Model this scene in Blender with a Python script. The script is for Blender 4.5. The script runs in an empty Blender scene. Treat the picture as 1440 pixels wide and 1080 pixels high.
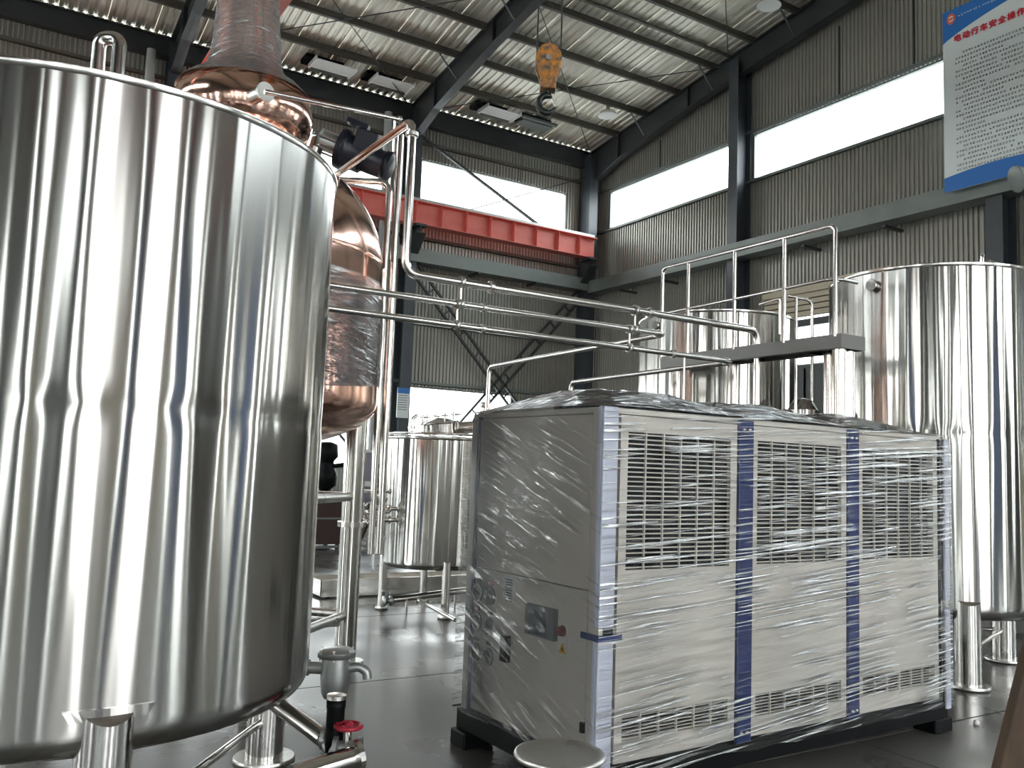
import bpy, math, random
import numpy as np
from mathutils import Vector, Matrix, noise
random.seed(7)
PI = math.pi
SC = bpy.context.scene
COL = SC.collection

# ------------------------------------------------------------------ camera, world, exposure
FPX = 1225.0
CAM_H = 1.6
YAW, PITCH, ROLL = math.radians(31.638), math.radians(5.502), math.radians(2.108)
_f = np.array([math.sin(YAW)*math.cos(PITCH), math.cos(YAW)*math.cos(PITCH), math.sin(PITCH)])
_r = np.array([math.cos(YAW), -math.sin(YAW), 0.0])
_u = np.cross(_r, _f)
_c, _s = math.cos(ROLL), math.sin(ROLL)
CR, CU, CF = _c*_r + _s*_u, -_s*_r + _c*_u, _f
cam_d = bpy.data.cameras.new('camera')
cam_d.sensor_fit = 'HORIZONTAL'; cam_d.sensor_width = 36.0
cam_d.lens = FPX/1440.0*36.0; cam_d.clip_start = 0.02; cam_d.clip_end = 500
cam = bpy.data.objects.new('camera', cam_d); COL.objects.link(cam)
cam.matrix_world = Matrix(((CR[0], CU[0], -CF[0], 0), (CR[1], CU[1], -CF[1], 0), (CR[2], CU[2], -CF[2], CAM_H), (0, 0, 0, 1)))
SC.camera = cam
vs = SC.view_settings
SC.display_settings.display_device = 'sRGB'
vs.view_transform = 'Standard'; vs.look = 'None'; vs.gamma = 1.0; vs.use_curve_mapping = False
vs.exposure = 1.95
SC.cycles.use_denoising = True
SC.cycles.max_bounces = 10; SC.cycles.diffuse_bounces = 5; SC.cycles.glossy_bounces = 5
SC.cycles.transparent_max_bounces = 24
SC.cycles.sample_clamp_indirect = 8.0
SC.cycles.caustics_reflective = False; SC.cycles.caustics_refractive = False
world = bpy.data.worlds.new('overcast_sky'); SC.world = world; world.use_nodes = True
wn = world.node_tree; wn.nodes.clear()
wo = wn.nodes.new('ShaderNodeOutputWorld'); wb = wn.nodes.new('ShaderNodeBackground')
wb.inputs[0].default_value = (0.955, 0.98, 1.0, 1); wb.inputs[1].default_value = 3.0
wt = wn.nodes.new('ShaderNodeTexCoord'); wx = wn.nodes.new('ShaderNodeSeparateXYZ'); wr_ = wn.nodes.new('ShaderNodeValToRGB')
wr_.color_ramp.elements[0].color = (1.0, 0.985, 0.95, 1); wr_.color_ramp.elements[1].position = 0.55; wr_.color_ramp.elements[1].color = (0.88, 0.94, 1.0, 1)
wn.links.new(wt.outputs['Generated'], wx.inputs[0]); wn.links.new(wx.outputs['Z'], wr_.inputs[0]); wn.links.new(wr_.outputs[0], wb.inputs[0])
wn.links.new(wb.outputs[0], wo.inputs[0])

def portal(name, loc, rot, sx, sy):
    l = bpy.data.lights.new(name, 'AREA'); l.shape = 'RECTANGLE'; l.size = sx; l.size_y = sy
    l.cycles.is_portal = True
    o = bpy.data.objects.new(name, l); COL.objects.link(o); o.location = loc; o.rotation_euler = rot
# daylight portals in every opening of the hall
portal('daylight_portal', (3.35, 20.9, 9.2), (-PI/2, 0, 0), 23, 1.5)
portal('daylight_portal', (3.35, 20.9, 2.6), (-PI/2, 0, 0), 23, 2.4)
portal('daylight_portal', (15.6, 6.5, 9.4), (0, PI/2, 0), 1.2, 28)
portal('daylight_portal', (-8.9, 6, 3.0), (0, -PI/2, 0), 5.8, 28)
portal('daylight_portal', (-8.9, 6, 9.0), (0, -PI/2, 0), 1.6, 28)
portal('daylight_portal', (3.35, -8.9, 3.0), (PI/2, 0, 0), 24, 6.0)
portal('daylight_portal', (3.35, -8.9, 9.0), (PI/2, 0, 0), 24, 1.6)

# ------------------------------------------------------------------ measuring helpers
ORG = np.array([0, 0, CAM_H])
def ray(x, y): return ((x-720)*CR + (540-y)*CU + FPX*CF)/FPX
def onz(x, y, z=0.0): d = ray(x, y); return Vector(ORG+(z-CAM_H)/d[2]*d)
def onx(x, y, X): d = ray(x, y); return Vector(ORG+X/d[0]*d)
def ony(x, y, Y): d = ray(x, y); return Vector(ORG+Y/d[1]*d)
def V(*a): return Vector(a)

# ------------------------------------------------------------------ materials
def mat(name, base=(0.5, 0.5, 0.5), rough=0.5, metal=0.0, nz=None, bump=None, aniso=None, spec=None, alpha=None, emis=None, coat=None):
    """nz=(scale vec, amount of value change, second colour)  bump=(scale vec, strength, distance)"""
    m = bpy.data.materials.new(name); m.use_nodes = True
    nt = m.node_tree; N = nt.nodes; L = nt.links
    p = N['Principled BSDF']
    p.inputs['Base Color'].default_value = (*base, 1); p.inputs['Roughness'].default_value = rough; p.inputs['Metallic'].default_value = metal
    if spec is not None: p.inputs['Specular IOR Level'].default_value = spec
    if coat: p.inputs['Coat Weight'].default_value = coat; p.inputs['Coat Roughness'].default_value = 0.1
    tc = N.new('ShaderNodeTexCoord')
    def tex(scale, detail=4.0):
        mp = N.new('ShaderNodeMapping'); mp.inputs['Scale'].default_value = scale
        L.new(tc.outputs['Object'], mp.inputs['Vector'])
        t = N.new('ShaderNodeTexNoise'); t.inputs['Scale'].default_value = 1.0; t.inputs['Detail'].default_value = detail
        L.new(mp.outputs[0], t.inputs['Vector']); return t
    if nz:
        t = tex(nz[0]); r = N.new('ShaderNodeValToRGB'); r.color_ramp.elements[0].position = 0.35; r.color_ramp.elements[1].position = 0.68
        r.color_ramp.elements[0].color = (*base, 1); r.color_ramp.elements[1].color = (*nz[2], 1)
        L.new(t.outputs['Fac'], r.inputs[0]); L.new(r.outputs[0], p.inputs['Base Color'])
        if nz[1]:
            mr = N.new('ShaderNodeMapRange'); mr.inputs[3].default_value = max(rough-nz[1], 0.02); mr.inputs[4].default_value = min(rough+nz[1], 1)
            mr.inputs[1].default_value = 0.3; mr.inputs[2].default_value = 0.7
            L.new(t.outputs['Fac'], mr.inputs[0]); L.new(mr.outputs[0], p.inputs['Roughness'])
    if bump:
        t = tex(bump[0]); b = N.new('ShaderNodeBump'); b.inputs['Strength'].default_value = bump[1]; b.inputs['Distance'].default_value = bump[2]
        L.new(t.outputs['Fac'], b.inputs['Height']); L.new(b.outputs[0], p.inputs['Normal'])
    if aniso:
        p.inputs['Anisotropic'].default_value = aniso[0]; p.inputs['Anisotropic Rotation'].default_value = aniso[1]
        tg = N.new('ShaderNodeTangent'); tg.direction_type = 'RADIAL'; tg.axis = 'Z'
        L.new(tg.outputs[0], p.inputs['Tangent'])
    if emis:
        p.inputs['Emission Color'].default_value = (*emis[0], 1); p.inputs['Emission Strength'].default_value = emis[1]
    return m

STEEL = mat('mirror_stainless_sheet', (0.51, 0.50, 0.475), 0.155, 1.0, aniso=(0.975, 0.25))
STEEL_P = mat('polished_stainless_tube', (0.74, 0.72, 0.69), 0.16, 1.0, bump=((25, 25, 25), 0.05, 0.01))
STEEL_D = mat('satin_stainless', (0.56, 0.55, 0.52), 0.32, 1.0, nz=((6, 6, 6), 0.08, (0.66, 0.65, 0.62)))
COPPER = mat('polished_copper', (0.87, 0.54, 0.44), 0.14, 1.0, bump=((9, 9, 9), 0.12, 0.01), nz=((3, 3, 2), 0.05, (0.90, 0.58, 0.46)))
CAST = mat('cast_grey_steel', (0.42, 0.44, 0.43), 0.42, 0.8, bump=((60, 60, 60), 0.2, 0.005))
DARKST = mat('dark_painted_steel', (0.026, 0.029, 0.031), 0.45, 0.0, nz=((2, 2, 2), 0.1, (0.038, 0.042, 0.044)))
COLST = mat('blue_grey_painted_steel', (0.042, 0.050, 0.060), 0.4, 0.0, nz=((2, 2, 1), 0.1, (0.06, 0.07, 0.08)))
PURL = mat('brown_grey_purlin_steel', (0.085, 0.078, 0.066), 0.55, 0.2, nz=((2, 9, 9), 0.1, (0.12, 0.105, 0.085)))
CORR = mat('grey_corrugated_sheet', (0.31, 0.30, 0.265), 0.36, 0.3, nz=((0.35, 0.35, 0.6), 0.06, (0.37, 0.36, 0.32)))
CORR_D = mat('dark_grey_corrugated_sheet', (0.085, 0.085, 0.08), 0.45, 0.2)  # darkened for the unseen walls, giving dark bands in the tank reflections
ROOF = mat('pale_foil_backed_roof_sheet', (0.72, 0.67, 0.555), 0.34, 0.2, nz=((5, 0.7, 5), 0.1, (0.90, 0.865, 0.76)), bump=((14, 1.2, 6), 0.5, 0.03))
GALV = mat('galvanised_channel', (0.17, 0.19, 0.178), 0.45, 0.3, nz=((2, 2, 4), 0.1, (0.21, 0.23, 0.215)))
RED = mat('red_oxide_paint', (0.74, 0.17, 0.14), 0.5, 0.0, nz=((1.5, 2, 3), 0.08, (0.82, 0.24, 0.19)))
FLOOR = mat('worn_dark_concrete', (0.084, 0.079, 0.070), 0.30, 0.0, nz=((0.9, 0.9, 1), 0.12, (0.14, 0.135, 0.124)), bump=((18, 18, 18), 0.12, 0.004))
JOINT = mat('joint_filler', (0.02, 0.02, 0.02), 0.8)
GROUND = mat('pale_yard_concrete', (0.42, 0.42, 0.40), 0.8)
PANEL = mat('warm_white_panel', (0.77, 0.725, 0.65), 0.38, 0.0, nz=((1.2, 1.2, 1.2), 0.05, (0.80, 0.77, 0.71)))
BLACK = mat('black_paint', (0.003, 0.0033, 0.004), 0.45, spec=0.15)
COIL = mat('dark_condenser_fins', (0.006, 0.008, 0.011), 0.6, spec=0.1)
BLUE = mat('navy_blue_paint', (0.02, 0.04, 0.17), 0.35)
FOAM = mat('lavender_white_foam', (0.70, 0.74, 0.88), 0.6, bump=((40, 40, 40), 0.15, 0.004))
MOTOR = mat('dark_blue_motor_paint', (0.008, 0.011, 0.022), 0.38)
ORANGE = mat('chipped_orange_paint', (0.62, 0.24, 0.03), 0.45, nz=((26, 26, 26), 0.1, (0.10, 0.085, 0.07)))
HOOKM = mat('blackened_forged_steel', (0.03, 0.035, 0.035), 0.35, 0.6)
ROPE = mat('greasy_wire_rope', (0.03, 0.028, 0.026), 0.5, 0.4)
REDH = mat('red_handwheel_enamel', (0.42, 0.015, 0.04), 0.3)
WHITE = mat('white_painted_metal', (0.82, 0.82, 0.79), 0.4)
WOOD = mat('dark_weathered_wood', (0.045, 0.026, 0.014), 0.6, nz=((14, 14, 3), 0.1, (0.11, 0.066, 0.036)), bump=((30, 30, 3), 0.3, 0.004))
BROWN = mat('dark_brown_paint', (0.05, 0.022, 0.018), 0.5)
SIGNW = mat('pale_sign_face', (0.80, 0.86, 0.85), 0.35)
SIGNB = mat('sign_blue', (0.03, 0.18, 0.55), 0.35)
SIGNR = mat('sign_red', (0.65, 0.03, 0.06), 0.4)
INK = mat('sign_ink', (0.07, 0.08, 0.09), 0.5)
LOGO = mat('logo_orange_red', (0.75, 0.16, 0.08), 0.4)
DIAL = mat('gauge_dial', (0.32, 0.33, 0.31), 0.3)
YELLOW = mat('warning_yellow', (0.75, 0.50, 0.04), 0.4)
REDB = mat('red_brown_plastic', (0.20, 0.05, 0.03), 0.35)
SCREEN = mat('dull_screen_glass', (0.10, 0.13, 0.16), 0.15)
SLATE = mat('grey_bezel', (0.23, 0.25, 0.26), 0.4)
LILAC = mat('lilac_tinted_glass', (0.22, 0.19, 0.25), 0.15)
BLUE2 = mat('blue_reflection_door_paint', (0.13, 0.23, 0.50), 0.5)
PLATM = mat('dull_grey_platform_steel', (0.20, 0.195, 0.185), 0.45, 0.4)
DOORM = mat('beige_shutter_slats', (0.50, 0.43, 0.31), 0.5)
PIPEG = mat('grey_plastic_pipe', (0.33, 0.34, 0.33), 0.4)

def glass_mat():
    m = bpy.data.materials.new('window_glass'); m.use_nodes = True; nt = m.node_tree; N = nt.nodes; L = nt.links; N.clear()
    o = N.new('ShaderNodeOutputMaterial'); t = N.new('ShaderNodeBsdfTransparent'); g = N.new('ShaderNodeBsdfGlossy'); x = N.new('ShaderNodeMixShader')
    g.inputs['Roughness'].default_value = 0.05; t.inputs[0].default_value = (0.95, 0.98, 0.98, 1); x.inputs[0].default_value = 0.06
    L.new(t.outputs[0], x.inputs[1]); L.new(g.outputs[0], x.inputs[2]); L.new(x.outputs[0], o.inputs[0]); return m
GLASS = glass_mat()

def film_mat(name, scale, rot, cloud, streak, gloss, rough=0.12, thr=(0.55, 0.68), bump=0.6):
    """clear stretch film: mostly transparent, cloudy where it is gathered in stretched streaks, glossy wrinkled face"""
    m = bpy.data.materials.new(name); m.use_nodes = True; nt = m.node_tree; N = nt.nodes; L = nt.links; N.clear()
    o = N.new('ShaderNodeOutputMaterial'); tr = N.new('ShaderNodeBsdfTransparent'); gl = N.new('ShaderNodeBsdfGlossy'); df = N.new('ShaderNodeBsdfDiffuse')
    gl.inputs['Roughness'].default_value = rough; df.inputs[0].default_value = (0.86, 0.88, 0.9, 1)
    tl = N.new('ShaderNodeBsdfTranslucent'); tl.inputs[0].default_value = (0.86, 0.88, 0.9, 1)
    dm = N.new('ShaderNodeMixShader'); dm.inputs[0].default_value = 0.25; L.new(df.outputs[0], dm.inputs[1]); L.new(tl.outputs[0], dm.inputs[2])
    tc = N.new('ShaderNodeTexCoord'); mp = N.new('ShaderNodeMapping'); mp.inputs['Scale'].default_value = scale; mp.inputs['Rotation'].default_value = rot
    vr = N.new('ShaderNodeVectorRotate'); vr.rotation_type = 'EULER_XYZ'; vr.inputs['Rotation'].default_value = rot
    mp.inputs['Rotation'].default_value = (0, 0, 0)
    L.new(tc.outputs['Object'], vr.inputs['Vector']); L.new(vr.outputs[0], mp.inputs['Vector'])
    n1 = N.new('ShaderNodeTexNoise'); n1.inputs['Scale'].default_value = 1; n1.inputs['Detail'].default_value = 3; n1.inputs['Distortion'].default_value = 0.4; L.new(mp.outputs[0], n1.inputs['Vector'])
    n2 = N.new('ShaderNodeTexNoise'); n2.inputs['Scale'].default_value = 2.2; n2.inputs['Detail'].default_value = 2; L.new(tc.outputs['Object'], n2.inputs['Vector'])
    r1 = N.new('ShaderNodeMapRange'); r1.inputs[1].default_value = thr[0]; r1.inputs[2].default_value = thr[1]; L.new(n1.outputs['Fac'], r1.inputs[0])
    r2 = N.new('ShaderNodeMapRange'); r2.inputs[1].default_value = 0.42; r2.inputs[2].default_value = 0.56; L.new(n2.outputs['Fac'], r2.inputs[0])
    mu = N.new('ShaderNodeMath'); mu.operation = 'MULTIPLY'; L.new(r1.outputs[0], mu.inputs[0]); L.new(r2.outputs[0], mu.inputs[1])
    ma = N.new('ShaderNodeMath'); ma.operation = 'MULTIPLY_ADD'; ma.inputs[1].default_value = streak; ma.inputs[2].default_value = cloud; L.new(mu.outputs[0], ma.inputs[0])
    bp = N.new('ShaderNodeBump'); bp.inputs['Strength'].default_value = bump; bp.inputs['Distance'].default_value = 0.035; L.new(n1.outputs['Fac'], bp.inputs['Height']); L.new(bp.outputs[0], gl.inputs['Normal'])
    x1 = N.new('ShaderNodeMixShader'); L.new(ma.outputs[0], x1.inputs[0]); L.new(tr.outputs[0], x1.inputs[1]); L.new(dm.outputs[0], x1.inputs[2])
    lw = N.new('ShaderNodeFresnel'); lw.inputs[0].default_value = 1.45; L.new(bp.outputs[0], lw.inputs['Normal'])
    gm = N.new('ShaderNodeMath'); gm.operation = 'MULTIPLY_ADD'; gm.inputs[1].default_value = gloss; L.new(mu.outputs[0], gm.inputs[0]); L.new(lw.outputs[0], gm.inputs[2])
    x2 = N.new('ShaderNodeMixShader'); L.new(gm.outputs[0], x2.inputs[0]); L.new(x1.outputs[0], x2.inputs[1]); L.new(gl.outputs[0], x2.inputs[2])
    L.new(x2.outputs[0], o.inputs[0]); return m
FILM = film_mat('stretch_film', (1.0, 1.0, 66), (0, math.radians(4), 0), 0.0, 0.95, 0.95, rough=0.18, thr=(0.53, 0.60))
FILM_S = film_mat('stretch_film_side', (3, 2.6, 34), (math.radians(-20), 0, 0), 0.03, 0.22, 0.45, thr=(0.56, 0.68))
FILM_T = film_mat('stretch_film_top', (4, 14, 8), (0, 0, math.radians(25)), 0.10, 0.40, 0.5)
FILM_C = film_mat('stretch_film_on_copper', (5, 5, 34), (0.2, 0.1, 0), 0.20, 0.50, 0.8, bump=0.8)

# ------------------------------------------------------------------ mesh builder
class MB:
    def __init__(s): s.v = []; s.f = []; s.sm = []
    def add(s, vs_, fs, smooth=False):
        n = len(s.v); s.v += [tuple(v) for v in vs_]
        for f in fs: s.f.append(tuple(i+n for i in f)); s.sm.append(smooth)
        return s
    def box(s, a, b, R=None, c=None):
        x0, y0, z0 = a; x1, y1, z1 = b
        P = [(x0, y0, z0), (x1, y0, z0), (x1, y1, z0), (x0, y1, z0), (x0, y0, z1), (x1, y0, z1), (x1, y1, z1), (x0, y1, z1)]
        if R is not None: P = [tuple(R @ Vector(p) + (c or Vector())) for p in P]
        return s.add(P, [(0, 3, 2, 1), (4, 5, 6, 7), (0, 1, 5, 4), (1, 2, 6, 5), (2, 3, 7, 6), (3, 0, 4, 7)])
    def bar(s, p, q, w, h, up=(0, 0, 1)):
        """rectangular bar from p to q, w across, h along up"""
        p = Vector(p); q = Vector(q); d = (q-p).normalized(); u = Vector(up)
        if abs(d.dot(u)) > 0.98: u = Vector((0, 1, 0))
        a = d.cross(u).normalized(); u = a.cross(d).normalized()
        P = []
        for e in (p, q):
            for i, j in ((-1, -1), (1, -1), (1, 1), (-1, 1)): P.append(e+a*i*w/2+u*j*h/2)
        return s.add(P, [(0, 3, 2, 1), (4, 5, 6, 7), (0, 1, 5, 4), (1, 2, 6, 5), (2, 3, 7, 6), (3, 0, 4, 7)])
    def tube(s, pts, r, n=12, bend=0.0, caps=True, rr=None):
        P = [Vector(p) for p in pts]
        if bend and len(P) > 2:
            Q = [P[0]]
            for i in range(1, len(P)-1):
                a, b, c = P[i-1], P[i], P[i+1]; d1 = (a-b); d2 = (c-b); t = min(bend, d1.length*.45, d2.length*.45)
                s0 = b+d1.normalized()*t; s1 = b+d2.normalized()*t
                for k in range(7):
                    w = k/6; Q.append((1-w)**2*s0+2*w*(1-w)*b+w*w*s1)
            Q.append(P[-1]); P = Q
        ref = None; rings = []
        for i, p in enumerate(P):
            d = (P[min(i+1, len(P)-1)]-P[max(i-1, 0)]).normalized()
            if ref is None:
                ref = d.cross(Vector((0, 0, 1)))
                if ref.length < 1e-3: ref = d.cross(Vector((1, 0, 0)))
                ref.normalize()
            else:
                ref = (ref-d*ref.dot(d)).normalized()
            b = d.cross(ref); R_ = rr[i] if rr else r
            rings.append([p+(ref*math.cos(2*PI*k/n)+b*math.sin(2*PI*k/n))*R_ for k in range(n)])
        vs_ = [v for g in rings for v in g]; fs = []
        for i in range(len(rings)-1):
            for k in range(n): fs.append((i*n+k, i*n+(k+1) % n, (i+1)*n+(k+1) % n, (i+1)*n+k))
        s.add(vs_, fs, True)
        if caps:
            s.add(rings[0], [tuple(reversed(range(n)))]); s.add(rings[-1], [tuple(range(n))])
        return s
    def lathe(s, prof, c=(0, 0, 0), n=48, R=None, smooth=True, arc=None):
        """prof: list of (r, z); sharp corners by repeating a point"""
        c = Vector(c); rings = []
        for r, z in prof:
            g = []
            for k in range(n):
                a = 2*PI*k/n; v = Vector((r*math.cos(a), r*math.sin(a), z))
                if R is not None: v = R @ v
                g.append(v+c)
            rings.append(g)
        vs_ = [v for g in rings for v in g]; fs = []
        for i in range(len(rings)-1):
            if prof[i] == prof[i+1]: continue
            for k in range(n): fs.append((i*n+k, i*n+(k+1) % n, (i+1)*n+(k+1) % n, (i+1)*n+k))
        return s.add(vs_, fs, smooth)
    def poly(s, pts, thick):
        """flat polygon extruded by vector thick"""
        t = Vector(thick); A = [Vector(p) for p in pts]; n = len(A)
        s.add(A+[a+t for a in A], [tuple(reversed(range(n))), tuple(range(n, 2*n))]+[(i, (i+1) % n, n+(i+1) % n, n+i) for i in range(n)])
        return s
    def build(s, name, m, parent=None, local=False, **tags):
        me = bpy.data.meshes.new(name)
        off = Vector((0, 0, 0))
        if parent is not None and not local:
            q = parent
            while q is not None: off += q.location; q = q.parent
        elif parent is None and not local and tags.get('kind') != 'structure':
            A = np.array(s.v); off = Vector(((A[:, 0].min()+A[:, 0].max())/2, (A[:, 1].min()+A[:, 1].max())/2, A[:, 2].min()))
        vv = [(a-off.x, b-off.y, c-off.z) for a, b, c in s.v]
        me.from_pydata(vv, [], s.f); me.update()
        me.polygons.foreach_set('use_smooth', s.sm)
        me.materials.append(m)
        o = bpy.data.objects.new(name, me); COL.objects.link(o)
        if parent is not None: o.parent = parent
        elif not local and tags.get('kind') != 'structure': o.location = off
        for k, v in tags.items(): o[k] = v
        return o
def thing(name, label, category, loc=(0, 0, 0), rz=0.0, group=None):
    o = bpy.data.objects.new(name, None); COL.objects.link(o); o.location = loc; o.rotation_euler = (0, 0, rz); o.empty_display_size = 0.2
    o['label'] = label; o['category'] = category
    if group: o['group'] = group
    return o
def bevel(o, w, seg=2):
    md = o.modifiers.new('bevel', 'BEVEL'); md.width = w; md.segments = seg; md.limit_method = 'ANGLE'; return o
def struct(name, parent=None):
    o = bpy.data.objects.new(name, None); COL.objects.link(o); o['kind'] = 'structure'; return o

# ------------------------------------------------------------------ the hall
WB, WR, WL, WF = 21.0, 15.7, -9.0, -9.0       # back wall y, right wall x, left wall x, front wall y
RIDGE = 6.0
def zroof(y): return 11.35 + 0.135*((WB-y) if y > RIDGE else (y-WF))

# floor: slabs with recessed joints
fl = MB().box((WL-.3, WF-.3, -0.3), (WR+.3, WB+.3, -0.02)).build('floor', JOINT, kind='structure')
ys = [WF-.3]+[y for y in (-6.6, -4.1, -1.53, 1.02, 3.57, 6.12, 8.67, 11.25, 13.8, 16.35, 18.9)]+[WB+.3]
xs = [WL-.3, -4.4, 0.2, 4.8, 9.4, 14.0, WR+.3]
for i in range(len(ys)-1):
    for j in range(len(xs)-1):
        MB().box((xs[j]+.006, ys[i]+.008, -0.02), (xs[j+1]-.006, ys[i+1]-.008, 0)).build('slab', FLOOR, fl)
MB().box((-70, -70, -0.5), (90, 90, -0.31)).build('ground', GROUND, kind='structure')

# corrugated walls
def corr_wall(name, axis, fixed, a0, a1, openings, ztop, inward, pitch=0.1, step=2.0, mt=None):
    root = MB()
    # backing posts are parts; the root mesh is the low concrete upstand
    if axis == 'x': root.box((a0, min(fixed, fixed+.12*-inward), 0), (a1, max(fixed, fixed-.12*inward), 0.02))
    else: root.box((min(fixed, fixed-.12*inward), a0, 0), (max(fixed, fixed-.12*inward), a1, 0.02))
    root = root.build(name, GROUND, kind='structure')
    br = sorted(set([a0, a1]+[round(a0+step*k, 3) for k in range(1, int((a1-a0)/step)+1) if a0+step*k < a1-.2]+[o[0] for o in openings]+[o[1] for o in openings]))
    for a, b in zip(br[:-1], br[1:]):
        if b-a < 0.05: continue
        mid = (a+b)/2; cuts = sorted([(o[2], o[3]) for o in openings if o[0] <= mid <= o[1]])
        spans = []; z = 0.02
        for c0, c1 in cuts:
            if c0 > z: spans.append((z, c0))
            z = max(z, c1)
        spans.append((z, None))
        for z0, z1 in spans:
            m = MB(); n = max(1, round((b-a-.012)/pitch)); w = (b-a)/n; P = []
            for k in range(n):
                s0 = a+k*w
                for fx_, d in ((0, 0), (.22, 0), (.36, .033), (.68, .033), (.82, 0)):
                    P.append((s0+fx_*w, d))
            P.append((b, -.002)); P.append((b+.02, -.002))
            vs_ = []
            for s_, d in P:
                zt = z1 if z1 is not None else ztop(s_)
                q = fixed+inward*d
                for zz in (z0, zt): vs_.append((s_, q, zz) if axis == 'x' else (q, s_, zz))
            m.add(vs_, [(2*i, 2*i+2, 2*i+3, 2*i+1) for i in range(len(P)-1)])
            m.build('sheet', mt or CORR, root)
    return root
wb_open = [(9.75, 14.62, 8.55, 9.88), (3.6, 8.95, 8.55, 9.88), (-2.4, 3.0, 8.55, 9.88), (-8.4, -2.9, 8.55, 9.88),
           (9.6, 12.95, 1.42, 3.68), (3.7, 8.9, 1.42, 3.68), (-2.4, 2.9, 1.42, 3.68), (-8.4, -3.2, 1.42, 3.68)]
wall_back = corr_wall('wall_back', 'x', WB, WL, WR, wb_open, lambda s: zroof(WB), -1)
wr_open = [(15.0, 20.25, 8.78, 9.96), (8.75, 14.6, 8.78, 9.96), (2.7, 8.3, 8.78, 9.96), (-3.4, 2.3, 8.78, 9.96), (-8.6, -3.8, 8.78, 9.96),
           (10.7, 14.2, 4.1, 5.75), (-7.0, -6.4, 0.7, 5.2), (-4.4, -3.4, 0.7, 5.2), (-1.6, -1.2, 0.7, 5.2), (0.2, 1.0, 0.7, 5.2), (2.0, 2.4, 0.7, 5.2), (3.3, 4.6, 0.7, 5.2)]  # low strips after the shutter window are unseen, added for tank reflections
wall_right = corr_wall('wall_right', 'y', WR, WF, WB, wr_open, zroof, -1)
wl_open = [(3.4, 8.8, 8.3, 9.9), (9.4, 14.8, 8.3, 9.9), (15.4, 20.4, 8.3, 9.9),
           (-8.0, -7.2, 1.0, 4.8), (-5.6, -5.2, 1.0, 4.8), (-3.6, -3.0, 1.0, 4.8), (-1.6, -0.2, 0.02, 5.6), (1.4, 1.8, 1.0, 4.8), (3.4, 4.2, 1.0, 4.8), (7.0, 9.5, 0.02, 5.6), (13.0, 14.6, 1.0, 4.2), (16.5, 19.5, 1.0, 4.2)]  # unseen openings, laid out for the bright bands the tanks reflect
wall_left = corr_wall('wall_left', 'y', WL, WF, WB, wl_open, zroof, 1, pitch=0.2, mt=CORR_D)
wf_open = [(-8.2, -7.6, 0.7, 7.4), (-6.0, -5.2, 0.7, 7.4), (-3.9, -3.5, 0.7, 7.4), (-2.2, -1.6, 0.7, 7.4), (-0.6, 1.2, 0.02, 7.4), (2.2, 2.5, 0.7, 7.4), (3.9, 6.1, 0.02, 7.4), (7.4, 7.9, 0.7, 7.4), (9.8, 11.8, 0.7, 7.4), (13.0, 13.4, 0.7, 7.4)]  # unseen narrow openings added to put bright stripes into the tank reflections
wall_front = corr_wall('wall_front', 'x', WF, WL, WR, wf_open, lambda s: zroof(WF), 1, pitch=0.2, mt=CORR_D)

nwin = [0]
def window(axis, fixed, o, inward, panes):
    nwin[0] += 1
    a, b, z0, z1 = o; fr = MB(); t = 0.05
    def bx(p0, p1, q0, q1):
        d0, d1 = sorted((fixed-inward*.06, fixed+inward*.03))
        if axis == 'x': fr.box((p0, d0, q0), (p1, d1, q1))
        else: fr.box((d0, p0, q0), (d1, p1, q1))
    bx(a, b, z0, z0+t); bx(a, b, z1-t, z1); bx(a, a+t, z0+t, z1-t); bx(b-t, b, z0+t, z1-t)
    r = fr.build('window_%d' % nwin[0], GALV, kind='structure')
    n = panes; w = (b-a-2*t)/n
    for k in range(n):
        p = MB(); p0, p1 = a+t+k*w+.004, a+t+(k+1)*w-.004; d = fixed-inward*.03
        if axis == 'x': p.box((p0, d-.003, z0+t), (p1, d+.003, z1-t))
        else: p.box((d-.003, p0, z0+t), (d+.003, p1, z1-t))
        p.build('pane', GLASS, r)
    return r
for o in wb_open: window('x', WB, o, -1, 3)
for o in wr_open: window('y', WR, o, -1, 3)
for o in wl_open:
    if o[2] > .5: window('y', WL, o, 1, 3)
for o in wf_open:
    if o[2] > .5: window('x', WF, o, 1, 3)

# roller shutter half drawn over the high opening behind the platform
sh_ = thing('roller_shutter', 'beige slatted roller shutter half drawn over the low window behind the platform', 'shutter', (WR-.06, 12.4, 5.0))
for k in range(4):
    zz = 5.66-k*.13
    MB().box((WR-.105, 10.75, zz-.07), (WR-.095, 14.1, zz+.065)).build('slat_web', PURL, sh_)
    MB().bar((WR-.12, 10.75, zz), (WR-.12, 14.1, zz), .05, .10).build('slat', DOORM, sh_)
MB().box((WR-.15, 10.75, 4.98), (WR-.08, 14.1, 5.14)).build('bottom_rail', DARKST, sh_)
m = MB(); m.box((WR-.2, 10.75, 5.73), (WR-.06, 14.1, 5.95)); m.build('shutter_box', DOORM, sh_)
nd = 0
for axis, fixed, inward, ops in (('y', WL, 1, wl_open), ('x', WF, 1, wf_open)):
    for a, b, z0, z1 in ops:
        if z0 > .5: continue
        nd += 1; m = MB()
        if axis == 'y':
            m.box((fixed-.05, a, 0), (fixed+.1, a+.12, z1)); m.box((fixed-.05, b-.12, 0), (fixed+.1, b, z1)); m.box((fixed-.05, a, z1-.2), (fixed+.14, b, z1))
        else:
            m.box((a, fixed-.05, 0), (a+.12, fixed+.1, z1)); m.box((b-.12, fixed-.05, 0), (b, fixed+.1, z1)); m.box((a, fixed-.05, z1-.2), (b, fixed+.14, z1))
        m.build('door_%d' % nd, GALV, kind='structure')

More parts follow.
